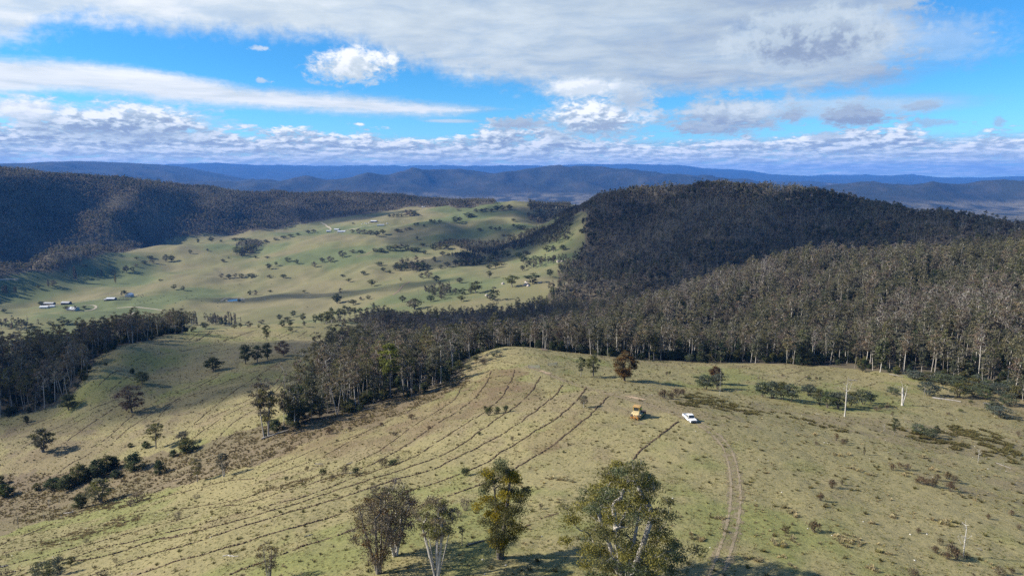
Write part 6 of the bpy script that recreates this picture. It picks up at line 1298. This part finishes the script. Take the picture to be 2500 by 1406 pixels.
for i, (px, b, t, w) in enumerate(PT):
    if w < 1: continue
    o = put(POP[i % 2] if w < 5.5 else POP[3], px, b, t, w, None, 'tree', 'bare poplars', 'poplar', True); wh = where(px, b); items.append((o, wh, 'bare grey poplar '+wh))
label_rows(items)
put(POP[2], 282, 692, 671, 5, 'golden autumn poplar standing alone in the valley paddock', 'tree', None, 'poplar', True); put(POP[2], 464, 794, 768, 6, 'yellow autumn poplar in the row of bare poplars', 'tree', None, 'poplar', True)
# thick woods among the paddocks and low cover under them
VW = [[(1050,606),(1110,592),(1160,596),(1230,590),(1290,571),(1340,560),(1380,557),(1393,572),(1388,590),(1350,600),(1290,603),(1240,612),(1205,626),(1150,622),(1110,604)], [(958,652),(985,640),(1030,644),(1050,656),(1010,664),(968,662)], [(1105,628),(1150,622),(1190,640),(1160,650),(1120,648)], [(1265,652),(1330,640),(1380,632),(1385,645),(1330,655),(1280,660)],
      [(1290,500),(1320,492),(1350,505),(1345,535),(1318,548),(1300,540)], [(575,600),(620,590),(640,602),(610,625),(580,625)], [(1035,712),(1080,702),(1110,716),(1080,730),(1040,726)], [(500,782),(560,778),(580,790),(520,796)], [(1335,500),(1388,494),(1396,520),(1402,548),(1360,556),(1345,530)], [(0,790),(60,792),(120,797),(60,806),(0,806)]]
XY = [in_px(p, int(90)) for p in VW]; X, Y = [np.concatenate(q) for q in zip(*XY)]; 
XY = [];
for p in VW:
    P = np.array([at(*q)[:2] for q in p]); area = abs(np.sum(P[:, 0]*np.roll(P[:, 1], 1)-P[:, 1]*np.roll(P[:, 0], 1)))/2; XY.append(in_px(p, int(np.ptp(P[:, 0])*np.ptp(P[:, 1])/(34 if p is VW[0] else 60))))
X, Y = [np.concatenate(q) for q in zip(*XY)]; n = len(X); instance_stuff('forest', X, Y, sizes(n, .5, .8), rnd.choice(5, n, p=[.2,.25,.1,.4,.05]), LOW)
print('VALLEY', len(VT), n)
# understorey along the front of the woods
UX, UY = [], []
for w in (WOOD_RIGHT, WOOD_MID, WOOD_LEFT):
    X, Y = scatter_wood(w, 3.6, 150, 620, 2700, -100); k = rnd.rand(len(X)) < .55; UX.append(X[k]); UY.append(Y[k])
X, Y = np.concatenate(UX), np.concatenate(UY); n = len(X); instance_stuff('undergrowth', X, Y, sizes(n, .35, 1.0)*np.array([1.0, 1.0, .9]), rnd.choice(5, n, p=[.25,.2,.2,.2,.15]), DENSE+[WATTLE[0], WATTLE[2]])

# ---------------------------------------------------------------- clouds that stand to the left, above the frame, and shade the hills
def build_clouds():
    m, N = new_mat('cloud'); tc = N.node('ShaderNodeTexCoord'); sp = N.node('ShaderNodeSeparateXYZ'); N.t.links.new(tc.outputs['Object'], sp.inputs[0])
    geo = N.node('ShaderNodeNewGeometry')
    r = N.m('SQRT', N.add(N.mul(sp.outputs[0], sp.outputs[0]), N.mul(sp.outputs[1], sp.outputs[1]))); n = N.noise(geo.outputs['Position'], .0045, 5.0, .6)
    d = N.node('ShaderNodeBsdfDiffuse'); d.inputs[0].default_value = (.85,.86,.88,1); tl = N.node('ShaderNodeBsdfTranslucent'); tl.inputs[0].default_value = (.85,.86,.88,1); ad = N.node('ShaderNodeMixShader'); ad.inputs[0].default_value = .5
    N.t.links.new(d.outputs[0], ad.inputs[1]); N.t.links.new(tl.outputs[0], ad.inputs[2]); tr = N.node('ShaderNodeBsdfTransparent'); mx = N.node('ShaderNodeMixShader')
    N.put(mx.inputs[0], N.mul(N.ss(N.add(r, N.mul(N.sub(n, .5), 1.1)), 1.0, .55), .62)); N.t.links.new(tr.outputs[0], mx.inputs[1]); N.t.links.new(ad.outputs[0], mx.inputs[2]); finish(N, mx.outputs[0])
    #         shaded spot (column, ground distance), half sizes east-west / away, metres
    for i, (px, r_, hx, hy) in enumerate(((1690,1150,330,430), (1260,700,170,160), (2330,1150,330,330), (1090,1950,190,300), (620,1330,120,50), (1400,1750,230,360), (1270,1500,190,140), (900,1230,90,60), (1150,1480,120,110), (1250,2350,150,230), (130,440,110,110), (860,2700,260,200))):
        a = float(px_ray(px, 560)[0]); P = Vector((r_*math.sin(a), r_*math.cos(a), 0)); P.z = float(height(P.x, P.y))
        t = (CAM_Z+980+(i % 3)*60-P.z)/SUN_DIR.z; c = P+SUN_DIR*t
        rng = np.random.RandomState(i); bm = bmesh.new(); bmesh.ops.create_icosphere(bm, subdivisions=4, radius=1.0)
        for v in bm.verts:
            q = v.co.copy(); k = 1+.22*float(fbm(np.array([q.x*2+i*7]), np.array([q.y*2+q.z]), 3)[0]); v.co = Vector((q.x*k, q.y*k, (q.z if q.z > 0 else q.z*.3)*k))
        o = bm_obj('cloud', bm, m, None, True); o.location = c; o.scale = (hx, hy, 85); tag(o, kind='structure')
        az = math.degrees(math.atan2(c.x, c.y)); el = math.degrees(math.atan2(c.z-CAM_Z, math.hypot(c.x, c.y))); print('CLOUD', px, round(az), round(el))
build_clouds()
